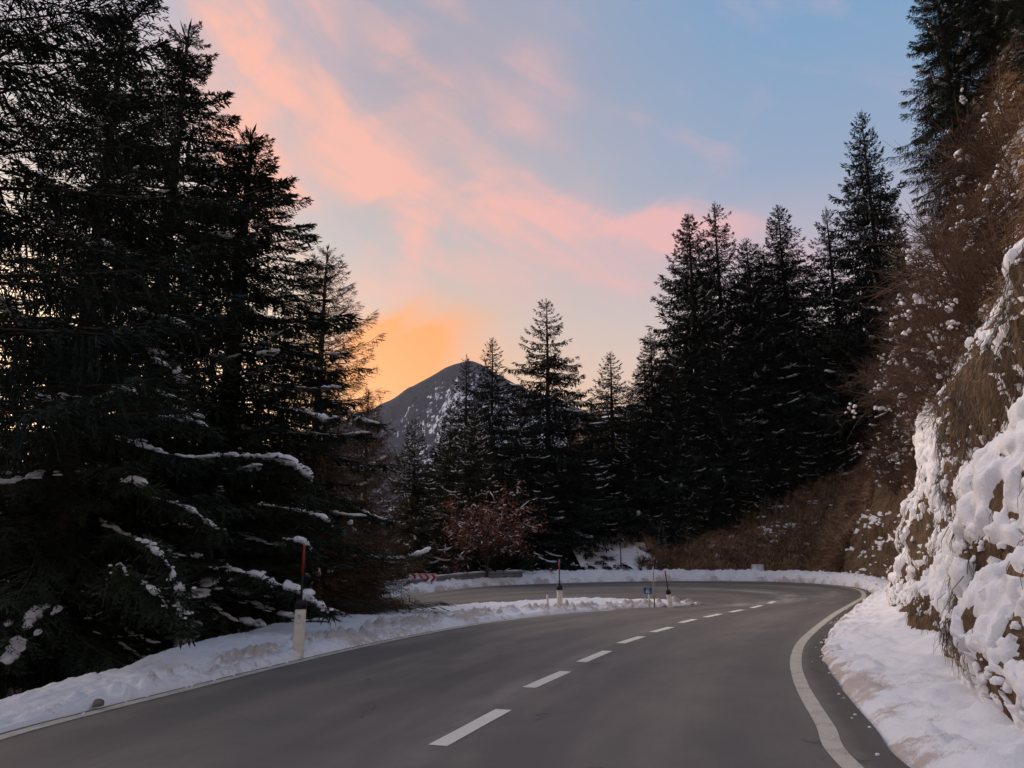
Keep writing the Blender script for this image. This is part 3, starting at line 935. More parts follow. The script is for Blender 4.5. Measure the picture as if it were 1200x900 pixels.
def bough(Lb, seed, ntw, nsh, wsh, lsh, sag=.30, tip=.22, hang=.5, spread=.42, bare=.10, fs=0):
    """one branch pointing along +X: returns needles (kites), wood, snow"""
    r_ = np.random.default_rng(seed)
    ax = lambda x: np.array([x * Lb, .03 * Lb * math.sin(x * 5 + seed), Lb * (-sag * x * x + tip * x ** 4)])
    K = []                                   # kites: base, dir, side, len, width
    wood = MB(); snow = MB()
    for i in range(ntw):
        x = bare + (1 - bare) * (i + r_.uniform(0, .8)) / ntw
        side = 1 if i % 2 else -1
        p = ax(x)
        lt = Lb * spread * (1 - x) ** .75 * r_.uniform(.65, 1.1) * min(1, (x + .12) / .3) + .06 * Lb
        ang = side * R(r_.uniform(42, 66)) * (1 - .35 * x)
        isH = r_.random() < hang * .45
        d0 = np.array([math.cos(ang), math.sin(ang), r_.uniform(-.30, .02)])
        if isH: d0 = np.array([d0[0] * .4, d0[1] * .35, -1.0]); lt *= .55
        d0 /= np.linalg.norm(d0)
        for k in range(nsh):
            tk = (k + r_.uniform(.1, .9)) / nsh
            b = p + d0 * lt * tk + np.array([0, 0, -.22 * lt * tk * tk])
            sd_ = 1 if k % 2 else -1
            a2 = sd_ * R(r_.uniform(25, 60))
            dd = rot_xy(d0, a2) + np.array([0, 0, r_.uniform(-.45, .15)])
            dd /= np.linalg.norm(dd)
            sv = np.cross(dd, np.array([r_.normal(0, .6), r_.normal(0, .6), 1.0])); sv /= np.linalg.norm(sv) + 1e-9
            ls = lsh * r_.uniform(.6, 1.25) * (1 - .35 * tk)
            K.append((b, b + dd * ls * .45 + sv * wsh * r_.uniform(.6, 1.2) * .5, b + dd * ls, b + dd * ls * .45 - sv * wsh * r_.uniform(.6, 1.2) * .5))
        # the twig itself, clothed
        sv = np.cross(d0, [0, 0, 1.0]); sv /= np.linalg.norm(sv) + 1e-9
        e_ = p + d0 * lt + np.array([0, 0, -.22 * lt])
        m_ = p + d0 * lt * .5 + np.array([0, 0, -.05 * lt])
        K.append((p, m_ + sv * wsh * .4, e_, m_ - sv * wsh * .4))
    for k in range(6):                       # tip
        d0 = np.array([1, r_.normal(0, .4), r_.uniform(-.1, .35)]); d0 /= np.linalg.norm(d0)
        b = ax(.9 + .1 * k / 6); sv = np.cross(d0, [0, 0, 1.0])
        K.append((b, b + d0 * lsh * .5 + sv * wsh * .5, b + d0 * lsh * 1.2, b + d0 * lsh * .5 - sv * wsh * .5))
    K = np.array(K)
    PA = np.array([ax(x) for x in np.linspace(-.03, 1, 7)])
    wood.tube(PA, np.linspace(.016 * Lb ** .6, .003, 7), 3, caps=False)
    # settled snow: an uneven ridge with breaks
    x0 = r_.uniform(.25, .55)
    while x0 < .98:
        x1 = min(1.02, x0 + r_.uniform(.14, .42))
        n_ = 13 if fs else 6
        PS = np.array([ax(x) for x in np.linspace(x0, x1, n_)]) + np.array([0, 0, .018])
        if fs: PS = PS + r_.normal(0, .012, PS.shape)
        rad = np.sin(np.linspace(.25, math.pi - .25, n_)) ** .6 * min(.075, .030 + .020 * Lb) * r_.uniform(.6, 1.3) * (1 + .3 * r_.normal(size=n_))
        snow.tube(PS, np.abs(rad) + .005, 7 if fs else 5, ecc=.6)
        x0 = x1 + r_.uniform(.03, .16)
    for i in range(max(2, ntw // (4 if fs else 7))):
        x = r_.uniform(.3, .95); p = ax(x) + np.array([0, r_.normal() * Lb * .13 * (1.1 - x), .0])
        Vl, Fl = LUMPS[r_.integers(8)]
        s_ = r_.uniform(.022, .055) * (.5 + Lb * .3)
        snow.add(Vl * np.array([s_ * 1.9, s_ * 1.1, s_ * .6]) + p, Fl)
    WV = np.vstack(wood.V), [np.vstack(v) for v in wood.F.values()]
    SV = np.vstack(snow.V), [np.vstack(v) for v in snow.F.values()]
    return K, WV, SV


BOUGH_N = {'huge': [bough(3.6, 160 + i, 66, 16, .026, .15, sag=.24, spread=.36, fs=1) for i in range(3)],
           'big': [bough(2.3, 100 + i, 46, 12, .034, .16, spread=.42, fs=1) for i in range(4)],
           'mid': [bough(1.3, 120 + i, 28, 9, .032, .14, sag=.16, tip=.2) for i in range(4)],
           'small': [bough(.6, 140 + i, 13, 7, .030, .12, sag=.05, tip=.25, hang=.1) for i in range(3)]}
BOUGH_F = {'big': [bough(2.6, 200 + i, 26, 5, .085, .32, sag=.34, tip=.34, hang=.7, spread=.34) for i in range(5)],
           'mid': [bough(1.4, 220 + i, 12, 4, .075, .26, sag=.22, tip=.3, hang=.6, spread=.30) for i in range(4)],
           'small': [bough(.7, 240 + i, 6, 3, .07, .2, sag=.05, tip=.3, hang=.1, spread=.3) for i in range(3)]}
BOUGH_L = {'big': [bough(2.6, 300 + i, 36, 8, .020, .22, sag=.26, tip=.30, hang=.35, spread=.42) for i in range(5)],
           'mid': [bough(1.4, 320 + i, 22, 7, .019, .19, sag=.12, tip=.25, hang=.2) for i in range(4)],
           'small': [bough(.7, 340 + i, 12, 6, .019, .16, sag=.05, tip=.25, hang=.1) for i in range(3)]}


def conifer(seed, H, Rb, lib, h0=.06, step=.42, per=6, power=.85, snow=.3, up=24, dn=-14, drop=.10, rag=.25, lean=0.0, bare_top=.0):
    r_ = np.random.default_rng(seed)
    n = 14
    zz = np.linspace(0, H, n)
    bend = np.cumsum(r_.normal(0, .012, n)) * H * .05
    TP = np.stack([bend + lean * zz / H, np.roll(bend, 3) * .6, zz], 1)
    TP[:, :2] -= TP[0, :2]
    tr = MB().tube(TP, (H * .0125 + .03) * (1 - zz / H) ** .8 + .008, 9)
    KV, WV, WF, SV, SF = [], MB(), None, MB(), None
    z = H * h0
    azr = r_.uniform(0, 6)
    lop = r_.uniform(0, 6.28)
    while z < H * .992:
        fr_ = z / H
        Lr = Rb * (1 - fr_) ** power * (1.0 if fr_ > .18 else .75 + .25 * fr_ / .18)
        npb = max(3, int(round(per * (1 if fr_ < .8 else .8))))
        for k in range(npb):
            if r_.random() < drop: continue
            a = azr + k * 2 * math.pi / npb + r_.normal(0, .22)
            Lk = Lr * (1 + rag * r_.normal() * .7) * (1 + .10 * math.cos(a - lop)) + .10
            Lk = max(.14, Lk)
            zk = z + r_.uniform(-.5, .5) * step
            zk = min(zk, H * .985)
            kind = 'huge' if Lk > 2.9 and 'huge' in lib else 'big' if Lk > 1.75 else ('mid' if Lk > .85 else 'small')
            base = {'huge': 3.6, 'big': 2.45, 'mid': 1.35, 'small': .63}[kind]
            K, W, S = lib[kind][r_.integers(len(lib[kind]))]
            s_ = Lk / base
            pit = R(dn + (up - dn) * max(0, (fr_ - .05)) ** 1.3 + r_.normal(0, 6))
            cp, sp2 = math.cos(pit), math.sin(pit); ca, sa = math.cos(a), math.sin(a)
            M = np.array([[cp, 0, -sp2], [0, 1, 0], [sp2, 0, cp]])
            M = np.array([[ca, -sa, 0], [sa, ca, 0], [0, 0, 1]]) @ M
            o_ = np.array([np.interp(zk, zz, TP[:, 0]), np.interp(zk, zz, TP[:, 1]), zk])
            KV.append((K * s_) @ M.T + o_)
            WV.add((W[0] * s_) @ M.T + o_, W[1])
            if r_.random() < snow * (1.15 - .6 * fr_):
                SV.add((S[0] * s_) @ M.T + o_, S[1])
        azr += 1.9; z += step * (1 - .45 * fr_) * r_.uniform(.8, 1.2)
    # leader
    top = TP[-1]
    for k in range(10):
        zt = H * (1 - .05 * k / 10 * 1.0); a = r_.uniform(0, 6.28)
        d0 = np.array([math.cos(a) * .5, math.sin(a) * .5, 1]); l_ = .05 * H ** .6 * (1 + k * .14)
        b = np.array([top[0], top[1], zt - .1]); sv = np.array([-math.sin(a), math.cos(a), 0]) * .02
        KV.append(np.array([[b, b + d0 * l_ * .5 + sv, b + d0 * l_, b + d0 * l_ * .5 - sv]]))
    KV = np.vstack(KV)
    V = KV.reshape(-1, 3); Fk = np.arange(len(V)).reshape(-1, 4)
    return dict(trunk=tr, needles=(V, Fk), wood=WV, snow=SV, H=H)


def conifer_meshes(name, d, mneedle, mbark=M_bark):
    out_ = [('trunk', d['trunk'].mesh(name + '_trunk', mbark, True), False),
            ('branches', d['wood'].mesh(name + '_branches', mbark, False), True),
            ('foliage', mesh_np(name + '_foliage', d['needles'][0], d['needles'][1], mneedle), True)]
    if d['snow'].n:
        out_.append(('snow_load', d['snow'].mesh(name + '_snow', M_tsnow, True), True))
    return out_


def plant(name, parts, loc, label, cat, group=None, rz=0.0, sc=1.0, keep_snow=True):
    e = empty(name, loc, label, cat, group, rz, sc)
    for pn, me_, stuff in parts:
        if pn == 'snow_load' and not keep_snow: continue
        o = link(pn, me_, e)
        if stuff: o['kind'] = 'stuff'
    return e


PROTO = {}
PROTO['fir'] = (14.0, conifer_meshes('spruce_a', conifer(1, 14, 3.4, BOUGH_N, .03, .42, 7, .78, .24, rag=.30, drop=.10), M_needle))
PROTO['fir2'] = (13.0, conifer_meshes('spruce_b', conifer(2, 13, 2.8, BOUGH_N, .03, .38, 7, .78, .26, rag=.28, drop=.06), M_needle))
PROTO['open'] = (14.0, conifer_meshes('spruce_c', conifer(3, 14, 4.0, BOUGH_N, .27, .6, 6, .5, .08, up=30, dn=4, rag=.3, drop=.15), M_needle2))
PROTO['far'] = (20.0, conifer_meshes('spruce_d', conifer(4, 20, 4.6, BOUGH_F, .03, .46, 8, .85, .26, rag=.25, drop=.08, dn=-18), M_needle2))
PROTO['far2'] = (20.0, conifer_meshes('spruce_e', conifer(5, 20, 3.8, BOUGH_F, .03, .50, 7, .80, .20, rag=.38, drop=.18), M_needle2))
PROTO['far3'] = (20.0, conifer_meshes('spruce_f', conifer(6, 20, 5.4, BOUGH_F, .03, .56, 8, .85, .30, rag=.28, drop=.14, up=24, dn=-20), M_needle2))
PROTO['grove'] = (20.0, conifer_meshes('spruce_h', conifer(14, 20, 4.2, BOUGH_F, .17, .42, 9, .80, .24, rag=.28, drop=.10, dn=-10), M_needle2))
PROTO['grove2'] = (20.0, conifer_meshes('spruce_i', conifer(15, 20, 3.5, BOUGH_F, .20, .52, 7, .72, .20, rag=.38, drop=.2, dn=-6), M_needle2))
PROTO['olive'] = (14.0, conifer_meshes('spruce_g', conifer(7, 14, 3.4, BOUGH_F, .02, .38, 8, .78, .55, rag=.25, drop=.05), M_needle3))
PROTO['larch'] = (12.0, conifer_meshes('larch', conifer(8, 12, 3.0, BOUGH_L, .05, .30, 8, .75, .12, up=30, dn=-8, rag=.35), M_twig, M_bark))
PROTO['young'] = (6.0, conifer_meshes('young_spruce', conifer(9, 6, 1.5, BOUGH_F, .02, .28, 7, .8, .8, rag=.2, drop=.02), M_needle))


def conif(proto, px, py, Y, label, group, name='spruce_tree', cat='spruce', hill=False, rz=None, wide=1.0, keep_snow=True):
    """a conifer whose tip stands on the surveyed sight line"""
    x, y, zt = at(px, py, Y)
    z0 = hill_z(x, y) if hill else ground_z(x, y)
    h = zt - z0
    H0, parts = PROTO[proto]
    s_ = h / H0
    e = plant(name, parts, (x, y, z0 - .05), label, cat, group, rng.uniform(0, 6.28) if rz is None else rz, 1.0, keep_snow)
    e.scale = (s_ * wide, s_ * wide, s_)
    return e


GL = 'tall snowy spruces on the left of the road'
conif('open', 25, -230, 8.6, 'loose airy spruce reaching out of the frame at the far left', GL, rz=.4, wide=1.0, keep_snow=False)
T2 = conif('fir', 148, 2, 13.5, 'broad dense spruce with a forked top, second from the left', GL, rz=1.0, wide=1.08)
T3 = conif('fir2', 222, 28, 16.5, 'tall spruce with snow lumps whose tip stands between two neighbours', GL, rz=2.0, wide=1.3)
T4 = conif('fir2', 296, 150, 17.5, 'dark pointed spruce with snow laden boughs behind the nearest red pole', GL, rz=4.1, wide=1.75)
T5 = conif('larch', 384, 288, 21.0, 'fine spruce coloured a backlit brown, right of the dark pointed one', 'bare larches', 'larch_tree', 'larch', rz=.7, wide=1.1)  # backlit spruce on the larch mesh, brown of the backlight put into its colour
conif('larch', 432, 455, 26.0, 'short bare larch left of the mountain above the guardrail', 'bare larches', 'larch_tree', 'larch', rz=2.7, wide=.9)
conif('larch', 385, 440, 27.0, 'leafless larch low behind the dark pointed spruce', 'bare larches', 'larch_tree', 'larch', rz=5.2, wide=.95)
conif('olive', 487, 490, 39, 'small green spruce dotted with snow below the mountain', 'spruces beyond the hairpin', rz=1, wide=1.0)
GC = 'spruces beyond the hairpin'
conif('far3', 640, 350, 47, 'tallest spruce in the middle with gaps between its layered boughs', GC, rz=.3, wide=1.12)
conif('far', 577, 394, 46, 'slim spruce left of the tallest middle one', GC, rz=1.2, wide=1.0)
conif('far2', 547, 416, 47, 'dark spruce standing in front of the mountain peak', GC, rz=2.4, wide=1.1)
conif('olive', 528, 470, 42, 'olive green snow dotted spruce below the mountain peak', GC, rz=3.1, wide=.95)
conif('olive', 556, 462, 40, 'olive tinged spruce behind the brown leaved tree', GC, rz=5.1, wide=.9)
conif('far', 610, 448, 43, 'lower dark spruce in front of the tallest middle one', GC, rz=5.6, wide=1.1)
conif('far3', 668, 478, 45, 'spruce with drooping snow lined boughs right of the tallest middle one', GC, rz=4.4, wide=1.15)
conif('far', 715, 411, 50, 'pointed spruce alone against the pale sky between the two groves', GC, rz=.9, wide=1.2)
conif('far', 693, 470, 56, 'hazy lower spruce between the two groves', GC, rz=2.9, wide=1.2)
conif('far', 741, 455, 47, 'lower spruce at the left foot of the right-hand grove', GC, rz=3.5, wide=1.1)
GR = 'tall dark spruces above the brown slope'
for pr, px, py, Y, lb, wd in [
    ('grove', 762, 388, 52, 'leftmost stepped spruce of the right-hand grove', 1.0),
    ('grove', 806, 250, 55, 'dense spire of the right-hand grove left of the thin one', 1.05),
    ('grove2', 837, 237, 57, 'thin airy spruce with the highest tip of the left half of the grove', 1.0),
    ('grove', 874, 279, 54, 'twin topped dark spruce in the middle of the right-hand grove', 1.1),
    ('grove2', 888, 287, 56, 'lesser twin beside the dark middle spruce of the grove', 1.1),
    ('grove', 911, 240, 55, 'open spruce with long upturned boughs on its right side', 1.0),
    ('grove2', 968, 243, 49, 'slim ragged spruce just left of the tall tree by the cliff', .9),
    ('grove', 1009, 130, 48, 'tall pointed spruce standing alone against the blue sky on the right', .8),
    ('grove', 925, 400, 53, 'lower spruce with snowy boughs below the sky gap on the right', 1.2),
    ('grove', 985, 345, 48, 'dark bushy spruce filling the gap under the tall right one', 1.1),
    ('grove', 845, 400, 51, 'dark spruce low in the front of the grove', 1.2),
    ('grove', 790, 420, 50, 'short spruce in the front left of the grove', 1.1)]:
    conif(pr, px, py, Y - (3.5 if px < 900 else 1.5), lb, GR, hill=True, wide=wd * rng.uniform(1.05, 1.25))
conif('fir2', 1112, -420, 26, 'huge spruce on the cliff running out of the top of the frame', GR, hill=True, wide=.95, rz=1.3)
conif('fir', 1165, -380, 28, 'second huge spruce behind the cliff at the top right corner', GR, hill=True, wide=.7, rz=2.2)
conif('fir2', 1210, -300, 22, 'spruce at the very top right corner above the bank', GR, hill=True, wide=.6, rz=4.2)
conif('fir2', 1090, -60, 24, 'dark spruce pressed against the huge one at the cliff edge', GR, hill=True, wide=.95, rz=5.0)
conif('fir', 1140, -150, 23, 'very dark spruce above the shrubs at the upper right', GR, hill=True, wide=.95, rz=3.0)
conif('fir', 1190, -80, 20, 'dense spruce in the top right corner above the bank', GR, hill=True, wide=.9, rz=1.1)
conif('far', 1030, 300, 46, 'dark bushy spruce between the tall pointed one and the cliff', GR, hill=True, wide=.8)
conif('fir2', 1050, 250, 42, 'dark spruce under the huge one by the cliff edge', GR, hill=True, wide=.8, rz=.2)


def laden(tree, px_pts, Y, rs, seed, dY=.0):
    r_ = np.random.default_rng(seed)
    n_ = len(px_pts)
    Pw_ = np.array([at(a, b, Y + dY * k / n_) for k, (a, b) in enumerate(px_pts)])
    Pw_ = np.vstack([Pw_[0] + (Pw_[0] - Pw_[1]) * 1.2 + np.array([-.1, .25, -.02]), Pw_])
    C_ = even(spline(Pw_, 8), .05)
    m_ = len(C_)
    from mathutils import Matrix
    M = Matrix.LocRotScale(tree.location, tree.rotation_euler, tree.scale).inverted()
    wd = MB().tube(C_, np.linspace(.022, .006, m_), 5)
    u = np.linspace(0, 1, m_)
    C3 = C_ + np.array([0, 0, rs * .25 + .012])
    C3 = C3 + np.stack([fbm(C_ * 7, 2, seed), fbm(C_ * 7 + 9, 2, seed), .6 * fbm(C_ * 7 + 5, 2, seed)], 1) * rs * .5
    rad = rs * (.25 + .75 * np.clip((u - .15) / .5, 0, 1)) * (1 + .55 * fbm(C_ * 5, 3, seed + 3)) * np.clip((1.02 - u) * 9, .15, 1) * np.clip(.85 + 1.6 * fbm(C_ * 8 + 3, 2, seed + 7), .12, 1.25)
    i_ = int(m_ * .18)
    sn = MB().tube(C3[i_:], rad[i_:], 10, ecc=.72)
    for k in range(int(m_ * .5)):
        j = r_.integers(i_, m_); Vl, Fl = LUMPS[r_.integers(8)]
        sn.add(Vl * rs * r_.uniform(.25, .62) + C3[j] + r_.normal(0, .7, 3) * rs * np.array([1, 1, .35]), Fl)
    K = []
    for k in range(m_ * 9):
        j = r_.integers(int(m_ * .1), m_); b = C_[j] + r_.normal(0, .02, 3)
        d0 = np.array([r_.normal(.5, .7), r_.normal(0, .7), -abs(r_.normal(.45, .4))]); d0 /= np.linalg.norm(d0)
        l_ = r_.uniform(.08, .30) ; sv = np.cross(d0, r_.normal(size=3)); sv /= np.linalg.norm(sv)
        for q_ in range(3):
            bb = b + d0 * l_ * q_ / 3; dd = d0 + r_.normal(0, .45, 3); dd /= np.linalg.norm(dd)
            K.append((bb, bb + dd * .07 + sv * .014, bb + dd * .15, bb + dd * .07 - sv * .014))
    bo = wd.build('bough', M_bark, tree, True)
    K = np.array(K).reshape(-1, 3)
    fo = link('bough_needles', mesh_np('bough_needles', K, np.arange(len(K)).reshape(-1, 4), M_needle), bo)
    so_ = sn.build('bough_snow', M_tsnow, bo, True)
    fo['kind'] = 'stuff'
    for o_ in (bo, fo, so_):
        o_.data.transform(M)


for k, (tr_, pts_, Y_, rs_) in enumerate([
    (T4, [(262, 535), (290, 537), (322, 539), (345, 545), (358, 556), (367, 568)], 15.0, .115),
    (T4, [(318, 594), (345, 599), (372, 605), (386, 612), (393, 624)], 15.2, .06),
    (T4, [(262, 668), (292, 674), (320, 684), (346, 692), (366, 704), (386, 720)], 14.2, .10),
    (T4, [(252, 276), (272, 281), (297, 289)], 16.5, .10),
    (T4, [(340, 480), (362, 486), (380, 492), (392, 491)], 16.2, .085),
    (T4, [(344, 634), (356, 636), (366, 650)], 14.4, .075),
    (T3, [(192, 428), (205, 437), (219, 451)], 13.0, .115),
    (T3, [(200, 492), (225, 494), (245, 503)], 13.2, .085),
    (T3, [(190, 374), (208, 381), (225, 388)], 14.0, .085),
    (T3, [(200, 590), (226, 600), (246, 616), (258, 622)], 13.2, .055),
    (T3, [(198, 308), (208, 313), (220, 325)], 14.4, .085),
    (T2, [(147, 566), (158, 565), (174, 571)], 11.4, .075),
    (T2, [(136, 462), (148, 459), (161, 470)], 11.2, .10),
    (T2, [(166, 454), (190, 463), (214, 470)], 11.8, .055),
    (T2, [(182, 645), (194, 662), (205, 680), (210, 700), (214, 722), (216, 738)], 10.4, .10),
    (T2, [(176, 690), (188, 700), (196, 716)], 10.3, .06),
    (T2, [(132, 672), (140, 662), (151, 676)], 10.4, .06),
    (T2, [(108, 288), (118, 285), (130, 292)], 11.6, .075),
    (T5, [(352, 430), (372, 434), (392, 440)], 18.5, .075),
    (T5, [(400, 478), (425, 492), (446, 498)], 20.0, .06),
    (T5, [(398, 585), (430, 602), (458, 612)], 19.5, .05)]):
    laden(tr_, pts_, Y_, rs_, 900 + k)

# darker wood closing the view behind the front trees
GBK = 'indistinct dark spruces deep in the wood'
bgs = []
for i in range(30):
    px = rng.uniform(-160, 430); Y = rng.uniform(24, 44)
    ylim = np.interp(px, [-160, 0, 150, 300, 430], [440, 440, 450, 470, 540])
    bgs.append((px, ylim + rng.uniform(0, 80), Y, False))
for i in range(11):
    bgs.append((rng.uniform(440, 760), rng.uniform(500, 560), rng.uniform(52, 64), False))
for i in range(16):
    bgs.append((rng.uniform(770, 1020), rng.uniform(400, 470), rng.uniform(57, 68), True))
for i, (px, py, Y, hl) in enumerate(bgs):
    conif(('far', 'far2', 'far3')[i % 3], px, py, Y, 'dim dark spruce deep in the wood behind the front trees', GBK, hill=hl, wide=1.45)

# understorey spruces close behind the verge on the left
for i, (px, py, Y) in enumerate([(70, 520, 13.5), (165, 470, 14.5), (250, 460, 18), (-10, 500, 12.5), (330, 480, 20.5), (-70, 440, 14), (205, 540, 15.5), (385, 540, 23)]):
    conif('fir2', px, py, Y, ['low dark spruce filling the shade at the left edge', 'low spruce in the shade under the broad dense one',
                             'low spruce under the dark pointed one', 'half grown spruce at the left edge of the frame',
                             'small spruce between the dark pointed one and the larches', 'shaded spruce nearest the camera on the left',
                             'small shaded spruce with white snow lumps by the verge', 'small dark spruce beside the end of the guardrail'][i],
          'young spruces under the big left trees', wide=1.25, keep_snow=(i not in (0, 3, 5)))

# ------------------------------------------------------------------ roadside delineator posts and poles


def delineator(px, py, Y, label, hw, pole, lean=0.0, w=.13, group='white delineator posts with tall snow poles', red=(.45, .95)):
    x, y, _ = at(px, py, Y)
    z0 = max(verge_z(x, y), float(G(x, y))) - .08
    e = empty('delineator_post', (x, y, z0), label, 'delineator post', group)
    e.rotation_euler = (0, lean, 0)
    hw += .08
    # hollow plastic blade: rounded front, flat back
    th = np.linspace(0, math.pi, 9)
    prof_ = [(math.cos(a) * w / 2, -math.sin(a) * w * .42) for a in th] + [(-w / 2, w * .12), (w / 2, w * .12)]
    n_ = len(prof_)
    V = []
    for zz_, k in ((0, 1.0), (hw - .02, .97), (hw, .88)):
        V += [(a * k, b * k, zz_) for a, b in prof_]
    mb_ = MB(); i = np.arange(n_); j = (i + 1) % n_
    mb_.add(V, [np.stack([i, j, j + n_, i + n_], 1), np.stack([i + n_, j + n_, j + 2 * n_, i + 2 * n_], 1), (i + 2 * n_)[None]])
    mb_.build('post_body', M_postw, e)
    cap = MB()
    V = []
    for zz_, k in ((hw + .002, 1.04), (hw + .10, 1.02), (hw + .135, .86)):
        V += [(a * k, b * k, zz_) for a, b in prof_]
    cap.add(V, [np.stack([i, j, j + n_, i + n_], 1), np.stack([i + n_, j + n_, j + 2 * n_, i + 2 * n_], 1), (i + 2 * n_)[None], i[::-1][None]])
    cap.build('black_band', M_black, e)
    refl = MB().box((0, -w * .42 - .003, hw * .80), (w * .34, .006, .12), bev=.008)
    refl.build('reflector', M_whitesign, e)
    if pole:
        a0 = hw + .135
        zs = [a0, a0 + pole * red[0], a0 + pole * red[1], a0 + pole]
        r_ = .017
        MB().tube([(0, 0, zs[0] - .05), (0, 0, zs[1])], r_, 10).build('pole_foot', M_black, e, True)
        MB().tube([(0, 0, zs[1] + .001), (0, 0, zs[2])], r_ + .003, 10).build('pole_band', M_red, e, True)
        MB().tube([(0, 0, zs[2] + .001), (0, 0, zs[3])], r_ * .9, 10).build('pole_tip', M_wood, e, True)
    return e


delineator(350, 752, 12.1, 'nearest white post with a red and black snow pole left of the road', .60, .84, w=.17)
delineator(656, 708, 22.4, 'white post with red topped pole in the middle of the snow spit', .46, .70, w=.16, red=(.42, .9))
delineator(786, 705, 23.8, 'leaning short white post near the tip of the snow spit', .34, .55, lean=-.12, w=.14, red=(.70, .97))


def stake(px, py0, py1, Y, label, r_, m, name='snow_stake', cat='stake', lean=0.0, group='thin snow stakes', base=None):
    x, y, zb = at(px, py0, Y); zt = at(px, py1, Y)[2]
    if base is not None: zb = base
    o = MB().tube([(0, 0, -.1), (0, 0, (zt - zb) * .5), (0, 0, zt - zb)], [r_, r_ * .95, r_ * .8], 9).build(name, m, shade=True, loc=(x, y, zb))
    o.rotation_euler = (0, lean, 0)
    return tag(o, label, cat, group)


stake(642, 708, 697, 22.3, 'short white stake left of the red topped pole on the snow spit', .035, M_postw, lean=-.06)
stake(767, 708, 664, 22.8, 'tall thin grey stake beside the small blue marker', .022, M_wood)
stake(689, 656, 640, 44, 'thin wooden stake at the wood edge beyond the hairpin', .04, M_wood)
stake(728, 668, 630, 43, 'dark thin pole in the snow beyond the hairpin', .03, M_black)
stake(775, 672, 650, 41.6, 'thin stake at the left foot of the brown slope', .03, M_brush)
# little blue marker on a pale foot
x, y, zb = at(761, 708, 22.8); zt = at(761, 697, 22.8)[2]
mk = empty('blue_marker', (x, y, zb), 'small blue road marker plate on a pale post on the snow spit', 'road marker')
MB().tube([(0, 0, -.1), (0, 0, zt - zb + .1)], .025, 10).build('marker_post', M_postw, mk, True)
MB().box((-.04, -.035, zt - zb + .11), (.235, .02, .175), bev=.006).build('plate', M_blue, mk)
dg = MB()
dg.box((-.075, -.049, zt - zb + .11), (.022, .006, .13)); dg.box((-.02, -.049, zt - zb + .165), (.06, .006, .02)); dg.box((-.04, -.049, zt - zb + .11), (.02, .006, .09))
dg.box((-.003, -.049, zt - zb + .08), (.02, .006, .05)); dg.box((-.022, -.049, zt - zb + .114), (.02, .006, .016)); dg.box((-.022, -.049, zt - zb + .055), (.055, .006, .016))
dg.build('plate_digits', M_whitesign, mk)

# ------------------------------------------------------------------ guardrail and chevron board of the lower road
gl = even(spline(OUT[17:23]), .5)
gl = gl + normals2(gl) * .95
a_g = arclen(gl); sel = (gl[:, 0] < .6)
gl = gl[sel]
ge_ = empty('guardrail', (gl[0][0], gl[0][1], float(G(*gl[0]))), 'long galvanised guardrail along the outer edge of the lower road', 'guardrail')
org = np.array([gl[0][0], gl[0][1], float(G(*gl[0]))])
wprof = [(0, -.155), (.035, -.13), (.075, -.10), (.075, -.06), (.02, -.02), (.02, .02), (.075, .06), (.075, .10), (.035, .13), (0, .155)]
gn = normals2(gl)
gz_ = G(gl[:, 0], gl[:, 1]) + .46
step_i = 6
for i in range(0, len(gl) - 1, step_i):
    sl = slice(i, min(i + step_i + 1, len(gl)))
    C_, Nn, zz_ = gl[sl], gn[sl], gz_[sl]
    V = []
    for back_ in (0, 1):
        for k in range(len(C_)):
            for a, b in wprof:
                q_ = C_[k] - Nn[k] * (a - .006 * back_)
                V.append((q_[0], q_[1], zz_[k] + b))
    V = np.array(V) - org
    n_ = len(wprof)
    mbg = MB().add(V, [grid_faces(len(C_), n_), grid_faces(len(C_), n_, len(C_) * n_)[:, ::-1]])
    mbg.build('rail', M_steel, ge_)
for i in range(0, len(gl), 4):
    q_ = gl[i] + gn[i] * .07
    MB().box((q_[0] - org[0], q_[1] - org[1], gz_[i] - .35 - org[2]), (.09, .07, 1.0), math.atan2(gn[i][1], gn[i][0]), .01).build('post', M_steel, ge_)
sn_m = MB()
for i in range(0, len(gl) - 2, 2):
    if rng.random() < .75:
        C_ = gl[i:i + 3]; z_ = gz_[i:i + 3]
        sn_m.tube(np.stack([C_[:, 0], C_[:, 1], z_ + .165], 1) - org, [.02, .045, .02], 6)
o = sn_m.build('snow_load', M_tsnow, ge_, True); o['kind'] = 'stuff'

cx, cy, cz = at(495, 677, 34.6)
cg = float(G(cx, cy)) - .25
ce = empty('chevron_board', (cx, cy, cg), 'red and white chevron board above the guardrail of the lower road', 'chevron board', rz=R(-6))
bw, bh = 1.22, .36
MB().box((0, 0, cz - cg), (bw, .03, bh), bev=.01).build('board', M_whitesign, ce)
for k in range(4):
    x0 = -bw / 2 + .09 + k * .285
    zc = cz - cg; hh_ = bh / 2 - .015; wv = .13; dp = .15
    pts = [(x0, zc + hh_), (x0 + wv, zc + hh_), (x0 + wv + dp, zc), (x0 + wv, zc - hh_), (x0, zc - hh_), (x0 + dp, zc)]
    V = [(a, -.017, b) for a, b in pts] + [(a, -.022, b) for a, b in pts]
    idx = [[6, 7, 8, 11], [11, 8, 9, 10]]
    side_ = [[i, (i + 1) % 6, (i + 1) % 6 + 6, i + 6] for i in range(6)]
    MB().add(V, np.array(idx + side_)).build('chevron', M_redsign, ce)
for s_ in (-.4, .4):
    MB().tube([(s_, .04, -.3), (s_, .04, cz - cg + .16)], .03, 9).build('post', M_steel, ce, True)

# ------------------------------------------------------------------ withered broadleaf tree and brushwood


